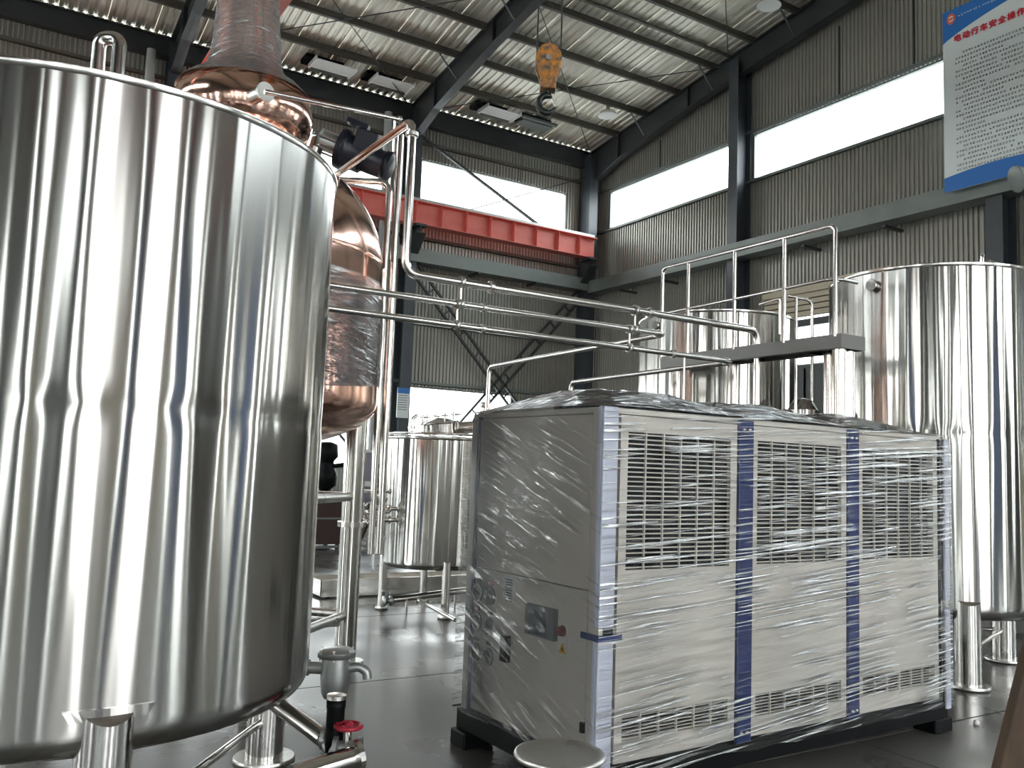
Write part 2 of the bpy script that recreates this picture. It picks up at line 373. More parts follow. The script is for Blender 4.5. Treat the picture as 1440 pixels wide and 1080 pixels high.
# beige shutters, blue doors added to the unseen walls for the polished tanks to reflect
for (a, b, mt, ax) in ((-5.1, -4.2, DOORM, 'x'), (1.4, 2.0, DOORM, 'x'), (2.7, 3.6, BLUE2, 'x'), (6.3, 7.2, DOORM, 'x'), (8.1, 9.3, BLUE2, 'x'), (12.0, 12.8, DOORM, 'x'), (-6.2, -4.8, DOORM, 'r'), (-3.1, -2.0, BLUE2, 'r'), (1.2, 1.8, DOORM, 'r'), (-2.8, -1.8, DOORM, 'l'), (0.1, 1.2, BLUE2, 'l'), (2.0, 3.2, DOORM, 'l'), (4.4, 6.0, DOORM, 'l')):
    nd += 1; m = MB()
    if ax == 'x': m.box((a, WF+.03, 0), (b, WF+.08, 5.2))
    elif ax == 'r': m.box((WR-.09, a, 0), (WR-.04, b, 5.2))
    else: m.box((WL+.04, a, 0), (WL+.09, b, 5.2))
    m.build('door_%d' % nd, mt, kind='structure')
# roof: ribbed sheets, purlins, rafters
ce = MB().box((WL-.1, RIDGE-.15, zroof(RIDGE)+.0), (WR+.1, RIDGE+.15, zroof(RIDGE)+.05)).build('ceiling', ROOF, kind='structure')
def roof_sheet(yA, yB):
    m = MB(); P = []
    for k in range(5):
        for fx_, d in ((0, 0), (.10, 0), (.13, .03), (.17, .03), (.20, 0)): P.append((k*.205*0.97+fx_*.97, d))
    P.append((.994, 0)); vs_ = []
    for x_, d in P:
        for y in (yA, yB): vs_.append((x_, y, zroof(y)+d))
    m.add(vs_, [(2*i, 2*i+2, 2*i+3, 2*i+1) for i in range(len(P)-1)])
    return m
for yA, yB in ((RIDGE+.001, WB+.2), (WF-.2, RIDGE-.001)):
    first = None; x0 = WL
    while x0 < WR:
        if first is None:
            first = roof_sheet(yA, yB).build('sheet', ROOF, ce); first.location = (x0, 0, 0)
        else:
            o = first.copy(); COL.objects.link(o); o.location = (x0, 0, 0)
        x0 += 0.985
PUR_Y = [19.55, 18.27, 16.98, 15.62, 15.15, 14.33, 13.03, 11.7, 10.4, 9.1, 7.8, 6.5]
for y in PUR_Y+[5.4, 4.1, 2.8, 1.5, 0.2, -1.1, -2.4, -3.7, -5.0, -6.3, -7.6]:
    z = zroof(y)-.005; m = MB()
    h = .2 if y != 15.15 else .1
    m.box((WL, y-.01, z-h), (WR-.05, y+.0, z)); m.box((WL, y-.08, z-h), (WR-.05, y-.01, z-h+.015)); m.box((WL, y, z-.025), (WR-.05, y+.07, z-.005))
    m.box((WL, y-.08, z-h+.015), (WR-.05, y-.072, z-h+.05))
    m.build('purlin', PURL, ce)
def rafter(x, half=.11):
    m = MB(); zt = lambda y: zroof(y)-.21
    ysl = [WB-.25, WB-1.6, WB-4.5, RIDGE, WF+4.5, WF+1.6, WF+.25]; dep = [.98, .72, .58, .62, .58, .72, .98]
    T = [(y, zt(y)) for y in ysl]; B = [(y, zt(y)-d) for y, d in zip(ysl, dep)]
    for (a, b, c, d) in zip(T[:-1], T[1:], B[:-1], B[1:]):
        m.poly([(x-.01, a[0], a[1]), (x-.01, b[0], b[1]), (x-.01, d[0], d[1]), (x-.01, c[0], c[1])], (.02, 0, 0))
        for e, f in ((a, b), (c, d)):
            m.poly([(x-half, e[0], e[1]), (x-half, f[0], f[1]), (x-half, f[0], f[1]+.02), (x-half, e[0], e[1]+.02)], (2*half, 0, 0))
    for y, d in zip(ysl[1:-1], dep[1:-1]): m.box((x-half+.01, y-.008, zt(y)-d+.01), (x+half-.01, y+.008, zt(y)))
    return m.build('rafter', DARKST, ce)
FR = (9.4, 3.28, -2.85, WR-.35)
for x in FR: rafter(x)
# fly braces from purlin to rafter
for x in (9.4, 3.28, WR-.35):
    for y in (18.27, 15.62, 13.03):
        for s in (-1, 1):
            if x > 15 and s > 0: continue
            MB().bar((x+s*.06, y, zroof(y)-.72), (x+s*.55, y, zroof(y)-.2), .05, .012).build('fly_brace', DARKST, ce)
# thin crossing tie rods under the roof
for a, b in (((9.6, 20.6), (15.2, 15.2)), ((15.2, 20.6), (9.6, 15.2)), ((9.6, 15.0), (15.2, 9.8)), ((15.2, 15.0), (9.6, 9.8)), ((3.5, 20.6), (9.2, 15.2)), ((9.2, 20.6), (3.5, 15.2))):
    MB().tube([(a[0], a[1], zroof(a[1])-.35), (b[0], b[1], zroof(b[1])-.35)], .012, 6).build('tie_rod', DARKST, ce)

# columns
def hcol(x, y, ztop_, along, name='column', wall=None):
    """H section; along = axis of the web"""
    m = MB(); w, d, t = .15, .23, .014
    if along == 'y':
        m.box((x-w, y-d, 0), (x+w, y-d+t, ztop_)); m.box((x-w, y+d-t, 0), (x+w, y+d, ztop_)); m.box((x-t/2, y-d+t, 0), (x+t/2, y+d-t, ztop_))
    else:
        m.box((x-d, y-w, 0), (x-d+t, y+w, ztop_)); m.box((x+d-t, y-w, 0), (x+d, y+w, ztop_)); m.box((x-d+t, y-t/2, 0), (x+d-t, y+t/2, ztop_))
    m.box((x-.25, y-.25, 0), (x+.25, y+.25, .03))
    return m.build(name, COLST, wall)
for x in (9.4, 3.28, -2.85, -8.6): hcol(x, WB-.28, zroof(WB)-.35, 'y', wall=wall_back)
cc = MB(); cc.box((WR-.62, WB-.55, 0), (WR-.32, WB-.05, zroof(WB)-.3)); cc.build('corner_column', COLST, wall_back)
for y in (14.78, 8.45, 2.5, -3.6): hcol(WR-.3, y, zroof(y)-.4, 'x', wall=wall_right)
for y in (14.9, 9.0, 3.0, -3.0): hcol(WL+.3, y, zroof(y)-.4, 'x', wall=wall_left)
for x in (9.4, 3.28, -2.85): hcol(x, WF+.28, zroof(WF)-.35, 'y', wall=wall_front)
# eave strut, girts
m = MB(); m.box((WL, WB-.22, 10.72), (WR, WB-.2, 11.2)); m.box((WL, WB-.3, 10.72), (WR, WB-.05, 10.74)); m.box((WL, WB-.3, 11.18), (WR, WB-.05, 11.2)); m.build('eave_beam', DARKST, wall_back)
for z in (10.25, 7.62, 5.3, 3.72):
    m = MB(); m.box((WL, WB-.1, z), (WR, WB-.03, z+.012)); m.box((WL, WB-.1, z), (WR, WB-.092, z+.09)); m.build('girt', PURL if z > 7 else GALV, wall_back)
for z in (8.72, 9.98):
    m = MB(); m.box((WR-.1, WF, z), (WR-.03, WB, z+.012)); m.box((WR-.1, WF, z), (WR-.092, WB, z+.06)); m.build('girt', GALV, wall_right)
# slanting edge line of the gable sheets (vertical wind posts)
for y in (18.0, 12.1, 10.3):
    MB().box((WR-.05, y-.02, 9.98), (WR-.028, y+.02, zroof(y)-.9)).build('wind_post', DARKST, wall_right)
# wind channels on brackets round both walls
def chan(name, p0, p1, inward, wall):
    m = MB(); a = Vector(p0); b = Vector(p1); n = Vector(inward)
    for (o0, o1, z0, z1) in ((0, .012, 0, .36), (-.42, 0, 0, .012), (-.05, .0, .348, .36), (-.42, -.408, 0, .12)):
        q = [a+n*o0, b+n*o0, b+n*o1, a+n*o1]
        m.poly([(v.x, v.y, v.z+z0) for v in q], (0, 0, z1-z0))
    return m.build(name, GALV, wall)
ch1 = chan('wind_channel', (WL, WB-.58, 6.88), (WR-.6, WB-.58, 6.88), (0, -1, 0), wall_back)
ch2 = chan('wind_channel', (WR-.62, WF, 6.68), (WR-.62, WB-.6, 6.80), (-1, 0, 0), wall_right)
for y in (18.9, 17.2, 12.6, 10.6, 6.5, 4.5):
    MB().bar((WR-.62, y, 6.66), (WR-.02, y, 6.66), .08, .05).build('channel_bracket', DARKST, wall_right)
for x in (11.4, 13.3, 7.4, 5.4, 1.3):
    MB().bar((x, WB-.6, 6.86), (x, WB-.02, 6.86), .08, .05).build('channel_bracket', DARKST, wall_back)
# lattice cross brace low on the back wall, plain cross brace above
def lattice(p, q, n):
    m = MB(); p = Vector(p); q = Vector(q); d = (q-p).normalized(); s = Vector((d.z, 0, -d.x))*.13
    m.bar(p+s, q+s, .06, .07, (0, 1, 0)); m.bar(p-s, q-s, .06, .07, (0, 1, 0))
    for k in range(1, n):
        c = p.lerp(q, k/n); m.bar(c-s, c+s, .03, .05, (0, 1, 0))
    return m.build('cross_brace', DARKST, wall_back)
lattice((9.62, WB-.3, 6.75), (15.05, WB-.3, 1.0), 11)
lattice((15.05, WB-.3, 6.85), (9.62, WB-.3, .9), 11)
lattice((3.5, WB-.3, 6.8), (9.2, WB-.3, 1.0), 11)
MB().bar((9.5, WB-.35, 10.4), (15.0, WB-.35, 7.9), .07, .07).build('cross_brace', DARKST, wall_back)
MB().bar((15.1, WB-.3, 10.4), (9.5, WB-.3, 7.9), .025, .03).build('cross_brace', DARKST, wall_back)
MB().tube([(8.55, WB-.5, 0.0), (8.55, WB-.5, 10.7)], .1, 12).build('downpipe', PIPEG, None, label='light grey round downpipe rising beside the middle back column', category='pipe')
MB().tube([(2.75, WB-.5, 0.0), (2.75, WB-.5, 10.7)], .1, 12).build('downpipe', PIPEG, None, label='light grey round downpipe high behind the tall tank at left', category='pipe')

# roof vents and round lamps
def roof_vent(x, y, s, label, closed=False):
    z = zroof(y)-.03; t = thing('roof_vent', label, 'vent', (x, y, z), group='louvred vents under the eave')
    MB().box((x-.5, y-.2, z-.10), (x+.45, y+.26, z+.0)).build('opening', BLACK, t)
    if not closed:
        m = MB()
        for k in range(6): m.bar((x-.36, y-.56+k*.09, z-.26), (x+.62, y-.56+k*.09, z-.26), .07, .02)
        m.box((x-.40, y-.62, z-.30), (x-.36, y-.04, z-.2)); m.box((x+.62, y-.62, z-.30), (x+.66, y-.04, z-.2))
        m.build('louvre', WHITE, t)
        m = MB(); m.box((x-.3, y-.0, z-.3), (x+.62, y+.02, z-.1)); m.build('hinge_plate', GALV, t)
    else:
        m = MB(); m.bar((x-.6, y-.33, z-.16), (x+.55, y-.33, z-.16), .1, .06); m.box((x-.5, y-.2, z-.2), (x+.5, y+.25, z-.13)); m.build('louvre', GALV, t)
roof_vent(6.64, 20.2, 1, 'white louvred vent box hanging from the roof, leftmost of the row')
roof_vent(8.20, 20.17, 1, 'white louvred vent box just left of the middle rafter')
roof_vent(11.35, 20.12, 1, 'white louvred vent box just right of the middle rafter')
roof_vent(12.8, 20.1, 1, 'closed dark-edged roof vent behind the crane hook', True)
def bay_lamp(x, y, label):
    z = zroof(y)-.2; t = thing('ceiling_lamp', label, 'lamp', (x, y, z-.15), group='round lamps under the roof')
    MB().lathe([(0, .02), (.24, .02), (.27, .0), (.27, 0), (.2, .12), (.06, .16), (.05, .3), (0, .3)], (x, y, z-.2), 24).build('shade', WHITE, t)
bay_lamp(14.3, 12.9, 'round pale lamp at the top edge above the right wall')
bay_lamp(14.1, 18.4, 'round pale lamp under the roof near the far corner')

# crane runway (red) with its stiffeners
def runway(y, inw, x0, x1):
    t = thing('crane_runway_beam', 'long red crane runway beam below the upper back window' if inw < 0 else 'long red crane runway beam on the front wall', 'beam', (x0, y, 7.8))
    m = MB(); m.box((x0, y-.008, 7.8), (x1, y+.008, 8.36)); m.box((x0, y-.16, 7.78), (x1, y+.16, 7.80)); m.box((x0, y-.18, 8.36), (x1, y+.18, 8.385))
    m.build('girder', RED, t)
    x = x0+.1; k = 0; first = None
    while x < x1:
        if first is None: first = MB().box((x-.006, y-.15, 7.8), (x+.006, y+.15, 8.36)).build('stiffener', RED, t); fx0 = x
        else: o = first.copy(); COL.objects.link(o); o.location.x = first.location.x+x-fx0
        x += .745; k += 1
    m = MB(); m.box((x0, y-.03, 8.385), (x1, y+.03, 8.5)); m.build('rail', CAST, t)
    for xc in (9.4, 3.28, -2.85, 14.95):
        m = MB(); yb = WB-.5 if inw < 0 else WF+.5; y2 = y+.22*inw
        a, b = sorted((yb, y2)); m.box((xc-.15, a, 7.72), (xc+.15, b, 7.78))
        m.poly([(xc-.012, yb, 7.72), (xc-.012, y2, 7.72), (xc-.012, y2, 7.55), (xc-.012, yb, 7.0)], (.024, 0, 0)); m.poly([(xc-.14, yb, 7.0), (xc-.14, y2, 7.55), (xc-.14, y2, 7.53), (xc-.14, yb, 6.98)], (.28, 0, 0))
        m.build('bracket', DARKST, t)
runway(20.2, -1, WL+.3, 15.1)
runway(-8.2, 1, WL+.3, 15.1)
# bridge crane above
t = thing('bridge_crane', 'red overhead travelling crane girder high behind the copper neck', 'crane', (3.35, 6, 8.5))
m = MB(); m.box((3.34, -7.9, 8.72), (3.36, 19.9, 9.4)); m.box((3.60, -7.9, 8.72), (3.62, 19.9, 9.4)); m.box((3.30, -7.9, 8.70), (3.68, 19.9, 8.72)); m.box((3.30, -7.9, 9.4), (3.68, 19.9, 9.42)); m.build('girder', RED, t)
for y in (20.2, -8.2):
    m = MB(); m.box((2.0, y-.15, 8.66), (4.7, y+.15, 9.0)); bevel(m.build('end_carriage', RED, t), .02)
m = MB(); m.box((3.15, 4.6, 8.2), (3.75, 5.7, 8.66)); m.tube([(3.45, 4.5, 8.35), (3.45, 5.9, 8.35)], .17, 20); bevel(m.build('hoist', ORANGE, t), .01)
# hook block
HX, HY = 3.40, 5.17
def hz(y): return ony(772, y, HY).z
t = thing('hook_block', 'orange crane hook block hanging on two wire ropes', 'hook', (HX, HY, hz(168)))
zc = hz(90); rad = .092
m = MB()
ax = Vector((CR[0], CR[1], 0)).normalized(); ay = Vector((-ax.y, ax.x, 0))
def plate(cx_off, zs, thick, prof):
    pts = [Vector((HX, HY, 0))+ax*u+ay*cx_off+Vector((0, 0, zc+v)) for u, v in prof]; m.poly(pts, ay*thick)
pear = [(-.098, .03), (-.085, .075), (-.05, .12), (0, .138), (.05, .12), (.085, .075), (.098, .03), (.09, -.04), (.06, -.12), (.045, -.145), (-.045, -.145), (-.062, -.12), (-.092, -.04)]
plate(-.06, 0, .02, pear); plate(.04, 0, .02, pear)
bevel(m.build('sheave_cover', ORANGE, t), .006)
m = MB(); R90 = Matrix.Rotation(PI/2, 3, 'X'); Rz = Matrix.Rotation(math.atan2(ax.y, ax.x), 3, 'Z')
m.lathe([(0, -.035), (.085, -.035), (.092, -.02), (.075, 0), (.092, .02), (.085, .035), (0, .035)], (HX, HY, zc+.02), 28, Rz @ R90); m.build('sheave', HOOKM, t)
m = MB(); m.lathe([(0, -.075), (.022, -.075), (.022, .075), (0, .075)], (HX, HY, zc+.02), 16, Rz @ R90, False); m.build('axle', CAST, t)
m = MB(); m.bar(Vector((HX, HY, zc-.165))-ax*.06, Vector((HX, HY, zc-.165))+ax*.06, .12, .085); bevel(m.build('crosshead', ORANGE, t), .01)
m = MB(); zh = zc-.235; pts = [Vector((HX, HY, zc-.2)), Vector((HX, HY, zh))]; rr = [.022, .026]
for k in range(11):
    a = math.radians(70+k*27); pts.append(Vector((HX, HY, zh-.075))+ax*(math.cos(a)*.062)*1+Vector((0, 0, math.sin(a)*.068))); rr.append(.026 if k < 8 else .026-.006*(k-7))
m.tube(pts, .02, 12, rr=rr); m.build('hook', HOOKM, t)
m = MB(); m.bar(Vector((HX, HY, zh-.02))+ax*.03, Vector((HX, HY, zh-.09))+ax*.06, .02, .006); m.build('safety_latch', CAST, t)
for s in (-1, 1):
    p = Vector((HX, HY, zc+.03))+ax*(s*.088); MB().tube([p, Vector((p.x, p.y, 8.25))], .006, 6).build('rope', ROPE, t)

# ------------------------------------------------------------------ tanks
def wavy_shell(c, R_, z0, z1, seed, seams=(), amp=.0024, nth=560, nz=70, knuckle=.1):
    m = MB(); vs_ = []; cx, cy = c
    zl = [z0+(z1-z0)*i/nz for i in range(nz+1)]
    for sm_ in seams: zl += [sm_-.012, sm_-.004, sm_+.004, sm_+.012]
    zl = sorted(zl); prof = []
    for k in range(8):
        a = k/8*PI/2; prof.append((R_-knuckle+knuckle*math.sin(a), z0-knuckle*math.cos(a)))
    rows = [(r, z, 0) for r, z in prof]+[(R_, z, 1) for z in zl]
    for r, z, w in rows:
        for k in range(nth):
            a = 2*PI*k/nth
            d = 0.0
            px_, py_ = math.cos(a)*3.1, math.sin(a)*3.1
            d = noise.noise((px_*1.3+seed, py_*1.3, z*.35))*1.5+noise.noise((px_*3.3+seed, py_*3.3+5, z*.55+9))*.95+noise.noise((px_*8+seed, py_*8+5, z*.8+9))*.20
            d *= amp
            for sm_ in seams:
                e = (z-sm_); d += -.0035*math.exp(-(e/.05)**2)*(1+.8*noise.noise((px_*2.5, py_*2.5, seed+3)))
                if abs(e) < .006: d += .0004
            rr_ = r+d*w
            vs_.append((cx+rr_*math.cos(a), cy+rr_*math.sin(a), z))
    n = len(rows); fs = []
    for i in range(n-1):
        for k in range(nth): fs.append((i*nth+k, i*nth+(k+1) % nth, (i+1)*nth+(k+1) % nth, (i+1)*nth+k))
    m.add(vs_, fs, True); m.add(vs_[:nth], [tuple(reversed(range(nth)))])
    return m
def tank(name, label, c, R_, z0, z1, seed, seams=(), legs=(), leg_r=.09, rim=.008, **kw):
    t = thing(name, label, 'tank', (c[0], c[1], 0))
    wavy_shell(c, R_, z0, z1-.02, seed, seams, **kw).build('shell', STEEL, t)
    m = MB(); m.lathe([(R_-.02, z1-.045), (R_+rim*.3, z1-.03), (R_+rim, z1-.018), (R_+rim, z1-.004), (R_+rim, z1-.004), (R_, z1), (R_, z1), (R_*.86, z1+.01), (R_*.5, z1+.03), (.0, z1+.04)], (c[0], c[1], 0), 128); m.build('top_head', STEEL_P, t)
    for i, (a, cut) in enumerate(legs):
        d = Vector((math.cos(a), math.sin(a), 0)); b = Vector((c[0], c[1], 0))+d*(R_-leg_r*.55)
        n = 28; top = []; m = MB(); lo = []
        for k in range(n):
            q = 2*PI*k/n; off = Vector((math.cos(q), math.sin(q), 0))*leg_r; rad = off.dot(d)
            zt = z0+.05+cut*(0.5-0.5*rad/leg_r)-.02
            lo.append(b+off+Vector((0, 0, .03))); top.append(b+off+Vector((0, 0, zt)))
        m.add(lo+top, [(k, (k+1) % n, n+(k+1) % n, n+k) for k in range(n)], True); m.add(top, [tuple(range(n))])
        lg = m.build('leg', STEEL_P, t)
        MB().lathe([(0, .03), (leg_r*1.6, .03), (leg_r*1.6, .03), (leg_r*1.65, .02), (leg_r*1.65, 0), (0, 0)], (b.x, b.y, 0), 28).build('foot_plate', STEEL_D, lg)
        MB().tube([b+Vector((0, 0, zz)) for zz in (z0+.05+cut*.45-.012, z0+.05+cut*.45-.006)], leg_r*1.02, 28).build('weld_collar', STEEL_P, lg) if False else None
    return t
def ang(c, p): return math.atan2(p[1]-c[1], p[0]-c[0])

# big tank at the left
CL = (0.425, 4.54); RL = 1.112
pl = ony(140, 1060, 3.5); aL = ang(CL, onz(140, 1180, 0)[:2])
def px_of(p): v = np.array(p)-ORG; return 720+FPX*(v@CR)/(v@CF)
aL = min([k*.005-PI for k in range(630)], key=lambda a: abs(px_of((CL[0]+(RL-.05)*math.cos(a), CL[1]+(RL-.05)*math.sin(a), .35))-140))
legsL = [(aL, .14), (ang(CL, (1.32, 4.72)), .10), (aL+PI*2/3*-1, .1), (aL+PI, .1)]
tl = tank('storage_tank', 'huge polished stainless tank filling the left of the view', CL, RL, .62, 3.0, 1.3, seams=(1.775,), legs=legsL, leg_r=.098, nth=900, nz=90)
# doubler pad above the front leg
dd = Vector((math.cos(aL), math.sin(aL), 0)); side = Vector((-dd.y, dd.x, 0)); cc_ = Vector((CL[0], CL[1], 0))
m = MB(); P = []; Q = []
for k in range(13):
    w = (k-6)/6
    for half, zz in ((.155, .705), (.13, .665)):
        a2 = aL+w*half/RL; P.append(cc_+Vector((math.cos(a2), math.sin(a2), 0))*(RL+.006)+Vector((0, 0, zz)))
vs_ = P; fs = [(2*k, 2*k+1, 2*k+3, 2*k+2) for k in range(12)]
P2 = [p-Vector((math.cos(aL), math.sin(aL), 0))*.012 for p in P]
m.add(P+P2, fs+[(2*k, 2*k+2, 26+2*k+2, 26+2*k) for k in range(12)]+[(2*k+1, 26+2*k+1, 26+2*k+3, 2*k+3) for k in range(12)]); m.build('doubler_pad', STEEL, tl)
# leg braces
def legpos(c, R_, a, z, r=.098): return Vector((c[0]+(R_-r*.55)*math.cos(a), c[1]+(R_-r*.55)*math.sin(a), z))
for i, j in ((0, 1), (1, 3), (3, 2), (2, 0)):
    MB().tube([legpos(CL, RL, legsL[i][0], .22), legpos(CL, RL, legsL[j][0], .22)], .02, 12).build('brace', STEEL_P, tl)
# inverted U pipe and fitting on top
pu = V(.56, 5.05, 3.0)
pu = Vector(ORG+ray(152, 90)*4.5)
u1 = Vector((pu.x, pu.y, 3.02)); 
zt_ = CAM_H+ray(155, 52)[2]*4.5; 
m = MB(); dx = Vector((CR[0], CR[1], 0)).normalized()*.052
m.tube([u1-dx, Vector((u1.x, u1.y, zt_))-dx, Vector((u1.x, u1.y, zt_))+dx, u1+dx], .036, 16, bend=.05); m.build('vent_pipe', STEEL_P, tl)
pu = Vector(ORG+ray(4, 62)*4.3); m = MB(); m.lathe([(0, 0), (.09, 0), (.09, .02), (.05, .03), (.05, .12), (.07, .13), (.07, .16), (.03, .19), (0, .19)], (pu.x-.02, pu.y, 3.03), 24); m.build('top_fitting', STEEL_P, tl)

# big tank at the right
CRT = (7.405, 4.715); RR = .885
aR = min([k*.005-PI for k in range(630)], key=lambda a: abs(px_of((CRT[0]+(RR-.05)*math.cos(a), CRT[1]+(RR-.05)*math.sin(a), .35))-1361))
legsR = [(aR, .12), (aR+PI*2/3, .1), (aR-PI*2/3, .1), (aR+1.25, .05)]
tr_ = tank('storage_tank', 'large polished stainless tank standing at the right edge behind the wrapped chiller', CRT, RR, .62, 3.424, 7.7, seams=(2.02,), legs=legsR, leg_r=.10, nth=720, nz=70)
for i, j in ((0, 1), (1, 2), (2, 0)):
    MB().tube([legpos(CRT, RR, legsR[i][0], .28, .10), legpos(CRT, RR, legsR[j][0], .28, .10)], .018, 12).build('brace', STEEL_P, tr_)
def port(c, R_, px_, py_, z, rr_, parent, name='nozzle'):
    # small clamped port on a shell facing the camera side
    d = ray(px_, py_); dirh = np.array([d[0], d[1]]); dirh /= np.linalg.norm(dirh)
    cx, cy = c; b = cx*dirh[0]+cy*dirh[1]; disc = b*b-(cx*cx+cy*cy-R_*R_); s = b-math.sqrt(max(disc, 0)); p = dirh*s
    n_ = Vector((p[0]-cx, p[1]-cy, 0)).normalized(); z = CAM_H+d[2]*s/math.hypot(d[0], d[1])
    Rm = n_.to_track_quat('Z', 'Y').to_matrix(); m = MB()
    m.lathe([(rr_*.7, -.02), (rr_*.7, .03), (rr_, .03), (rr_, .03), (rr_*1.1, .04), (rr_, .05), (rr_, .05), (0, .05)], (p[0], p[1], z), 24, Rm)
    return m.build(name, STEEL_P, parent)
port(CRT, RR, 1229, 402, 0, .05, tr_)
m = MB(); m.tube([(7.0, 4.0, 3.42), (7.0, 4.0, 3.50), (7.25, 4.15, 3.52)], .016, 8, bend=.02); m.box((7.2, 4.05, 3.42), (7.32, 4.25, 3.5)); m.build('lid_lever', STEEL_P, tr_)

# middle tank behind the platform
CM = (6.72, 6.757); RM = .821
tm = tank('storage_tank', 'medium polished stainless tank behind the railed platform', CM, RM, .6, 3.238, 4.1, seams=(1.9,), legs=[(0.3, .05), (2.3, .05), (4.4, .05)], leg_r=.07, nth=480, nz=50)
port(CM, RM, 926, 458, 0, .045, tm); port(CM, RM, 955, 533, 0, .04, tm, 'sight_glass')
# slender vessels under the platform
for (x, y, r, z1, lab) in ((6.75, 5.62, .15, 2.35, 'slender stainless vessel under the platform left of the tube posts'), (6.2, 5.35, .10, 2.2, 'thin stainless vessel under the platform beside the pipe drop')):
    t = thing('slender_vessel', lab, 'vessel', (x, y, 0)); MB().lathe([(0, .05), (r*.6, .1), (r, .2), (r, .2), (r, z1-.1), (r, z1-.1), (r*.6, z1), (0, z1+.02)], (x, y, 0), 32).build('shell', STEEL, t)
    for k in range(3):
        a = k*2.1; MB().tube([(x+r*.8*math.cos(a), y+r*.8*math.sin(a), 0), (x+r*.8*math.cos(a), y+r*.8*math.sin(a), .3)], .015, 8).build('leg', STEEL_P, t)

# railed platform
t = thing('work_platform', 'grey steel platform with tubular handrail between the two right tanks', 'platform', (5.9, 5.4, 0))
XP = 5.6; Z_P = 2.70
m = MB(); m.box((XP+.01, 4.31, Z_P-.03), (5.87, 6.36, Z_P-.02)); m.build('deck', PLATM, t)
m = MB(); m.box((XP-.01, 4.30, Z_P-.09), (XP, 6.36, Z_P+.02)); m.box((XP, 4.30, Z_P-.09), (5.88, 4.31, Z_P+.02)); m.box((5.87, 4.31, Z_P-.09), (5.88, 6.36, Z_P+.02)); m.box((XP, 4.31, Z_P-.09), (XP+.06, 6.36, Z_P-.08)); m.box((XP, 6.35, Z_P-.09), (5.87, 6.36, Z_P+.02)); m.build('edge_channel', PLATM, t)
for y in (4.7, 5.3, 5.9): MB().box((XP, y, Z_P-.09), (5.87, y+.05, Z_P-.03)).build('joist', DARKST, t)
for i, (x, y) in enumerate(((5.67, 4.38), (5.80, 4.40), (5.80, 4.56), (5.7, 6.25), (5.8, 5.6))):
    o = MB().tube([(x, y, .02), (x, y, Z_P-.09)], .055, 20).build('post_leg', STEEL_P, t); MB().lathe([(0, .02), (.1, .02), (.1, .02), (.1, 0), (0, 0)], (x, y, 0), 20, smooth=False).build('foot_plate', STEEL_D, o)
RAILZ = 3.58
ysr = [onx(x, 400, XP).y for x in (1103, 1033, 968)]
m = MB(); m.tube([(XP, 4.36, Z_P), (XP, 4.36, RAILZ), (XP, 6.36, RAILZ+.01), (XP, 6.36, Z_P)], .018, 12, bend=.06); m.build('top_rail', STEEL_P, t)
for y in ysr: MB().tube([(XP, y, Z_P), (XP, y, RAILZ)], .018, 12).build('baluster', STEEL_P, t)
m = MB(); m.tube([(XP, 6.36, 3.14), (XP, 4.42, 3.16), (XP+.06, 4.36, 3.16), (5.86, 4.36, 3.16)], .014, 12, bend=.04); m.build('mid_rail', STEEL_P, t)
t = thing('shade_fill_cabinet', 'tall dark grey cabinet form added to darken the gap under the platform between the right tanks', 'cabinet', (9.0, 7.0, 0))  # dark block added to stand in for the shade below the platform
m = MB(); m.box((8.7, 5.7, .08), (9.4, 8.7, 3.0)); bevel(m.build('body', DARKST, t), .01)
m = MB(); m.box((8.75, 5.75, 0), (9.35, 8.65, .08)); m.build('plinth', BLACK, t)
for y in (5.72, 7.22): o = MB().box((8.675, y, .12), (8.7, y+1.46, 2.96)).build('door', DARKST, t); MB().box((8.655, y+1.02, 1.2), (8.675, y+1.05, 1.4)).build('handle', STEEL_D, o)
# ladder hoops of the rear stair
t = thing('stair_rail', 'small tubular stair rail behind the platform near the roller door', 'railing', (7.6, 6.0, 0))
pA = [Vector(ORG+ray(x, y)*8.6) for x, y in ((1062, 425), (1098, 417), (1100, 440))]
m = MB(); m.tube([Vector(ORG+ray(x, y)*8.3) for x, y in ((1067, 428), (1097, 419), (1097, 470))], .014, 10, bend=.05); m.build('hoop', STEEL_P, t)
m = MB(); m.tube([Vector(ORG+ray(x, y)*8.3) for x, y in ((1108, 416), (1142, 423), (1142, 560))], .016, 10, bend=.06); m.build('hoop', STEEL_P, t)
p = Vector(ORG+ray(1142, 560)*8.3); m = MB(); m.tube([p, (p.x, p.y, 0)], .016, 10); m.build('standard', STEEL_P, t)
p = Vector(ORG+ray(1120, 450)*8.3); m = MB(); m.tube([Vector(ORG+ray(1120, 420)*8.3), (p.x, p.y, 0)], .016, 10); m.build('standard', STEEL_P, t)

# small tank in the middle distance
CS = (4.51, 8.82); RS = .592
aS = ang(CS, onz(564, 857)[:2]); aS2 = ang(CS, onz(639, 881)[:2])
ts = tank('mixing_tank', 'small polished stainless tank with hinged manway behind the wrapped chiller', CS, RS, .55, 1.9, 2.2, legs=[(aS, .04), (aS2, .04), (aS+PI, .04), (aS2+PI, .04)], leg_r=.045, nth=400, nz=30, knuckle=.06)
m = MB(); m.tube([(CS[0]+(RS+.0)*math.cos(2*PI*k/48), CS[1]+RS*math.sin(2*PI*k/48), 1.935) for k in range(49)], .014, 8, caps=False); m.build('top_ring', STEEL_P, ts)
pm = V(4.36, 8.55, 2.0)
m = MB(); m.lathe([(0, -.06), (.19, -.06), (.19, -.06), (.19, .05), (.19, .05), (.215, .05), (.215, .07), (.215, .07), (.15, .1), (0, .13)], pm, 32, Matrix.Rotation(math.radians(-8), 3, 'Y')); mw = m.build('manway', STEEL_P, ts)
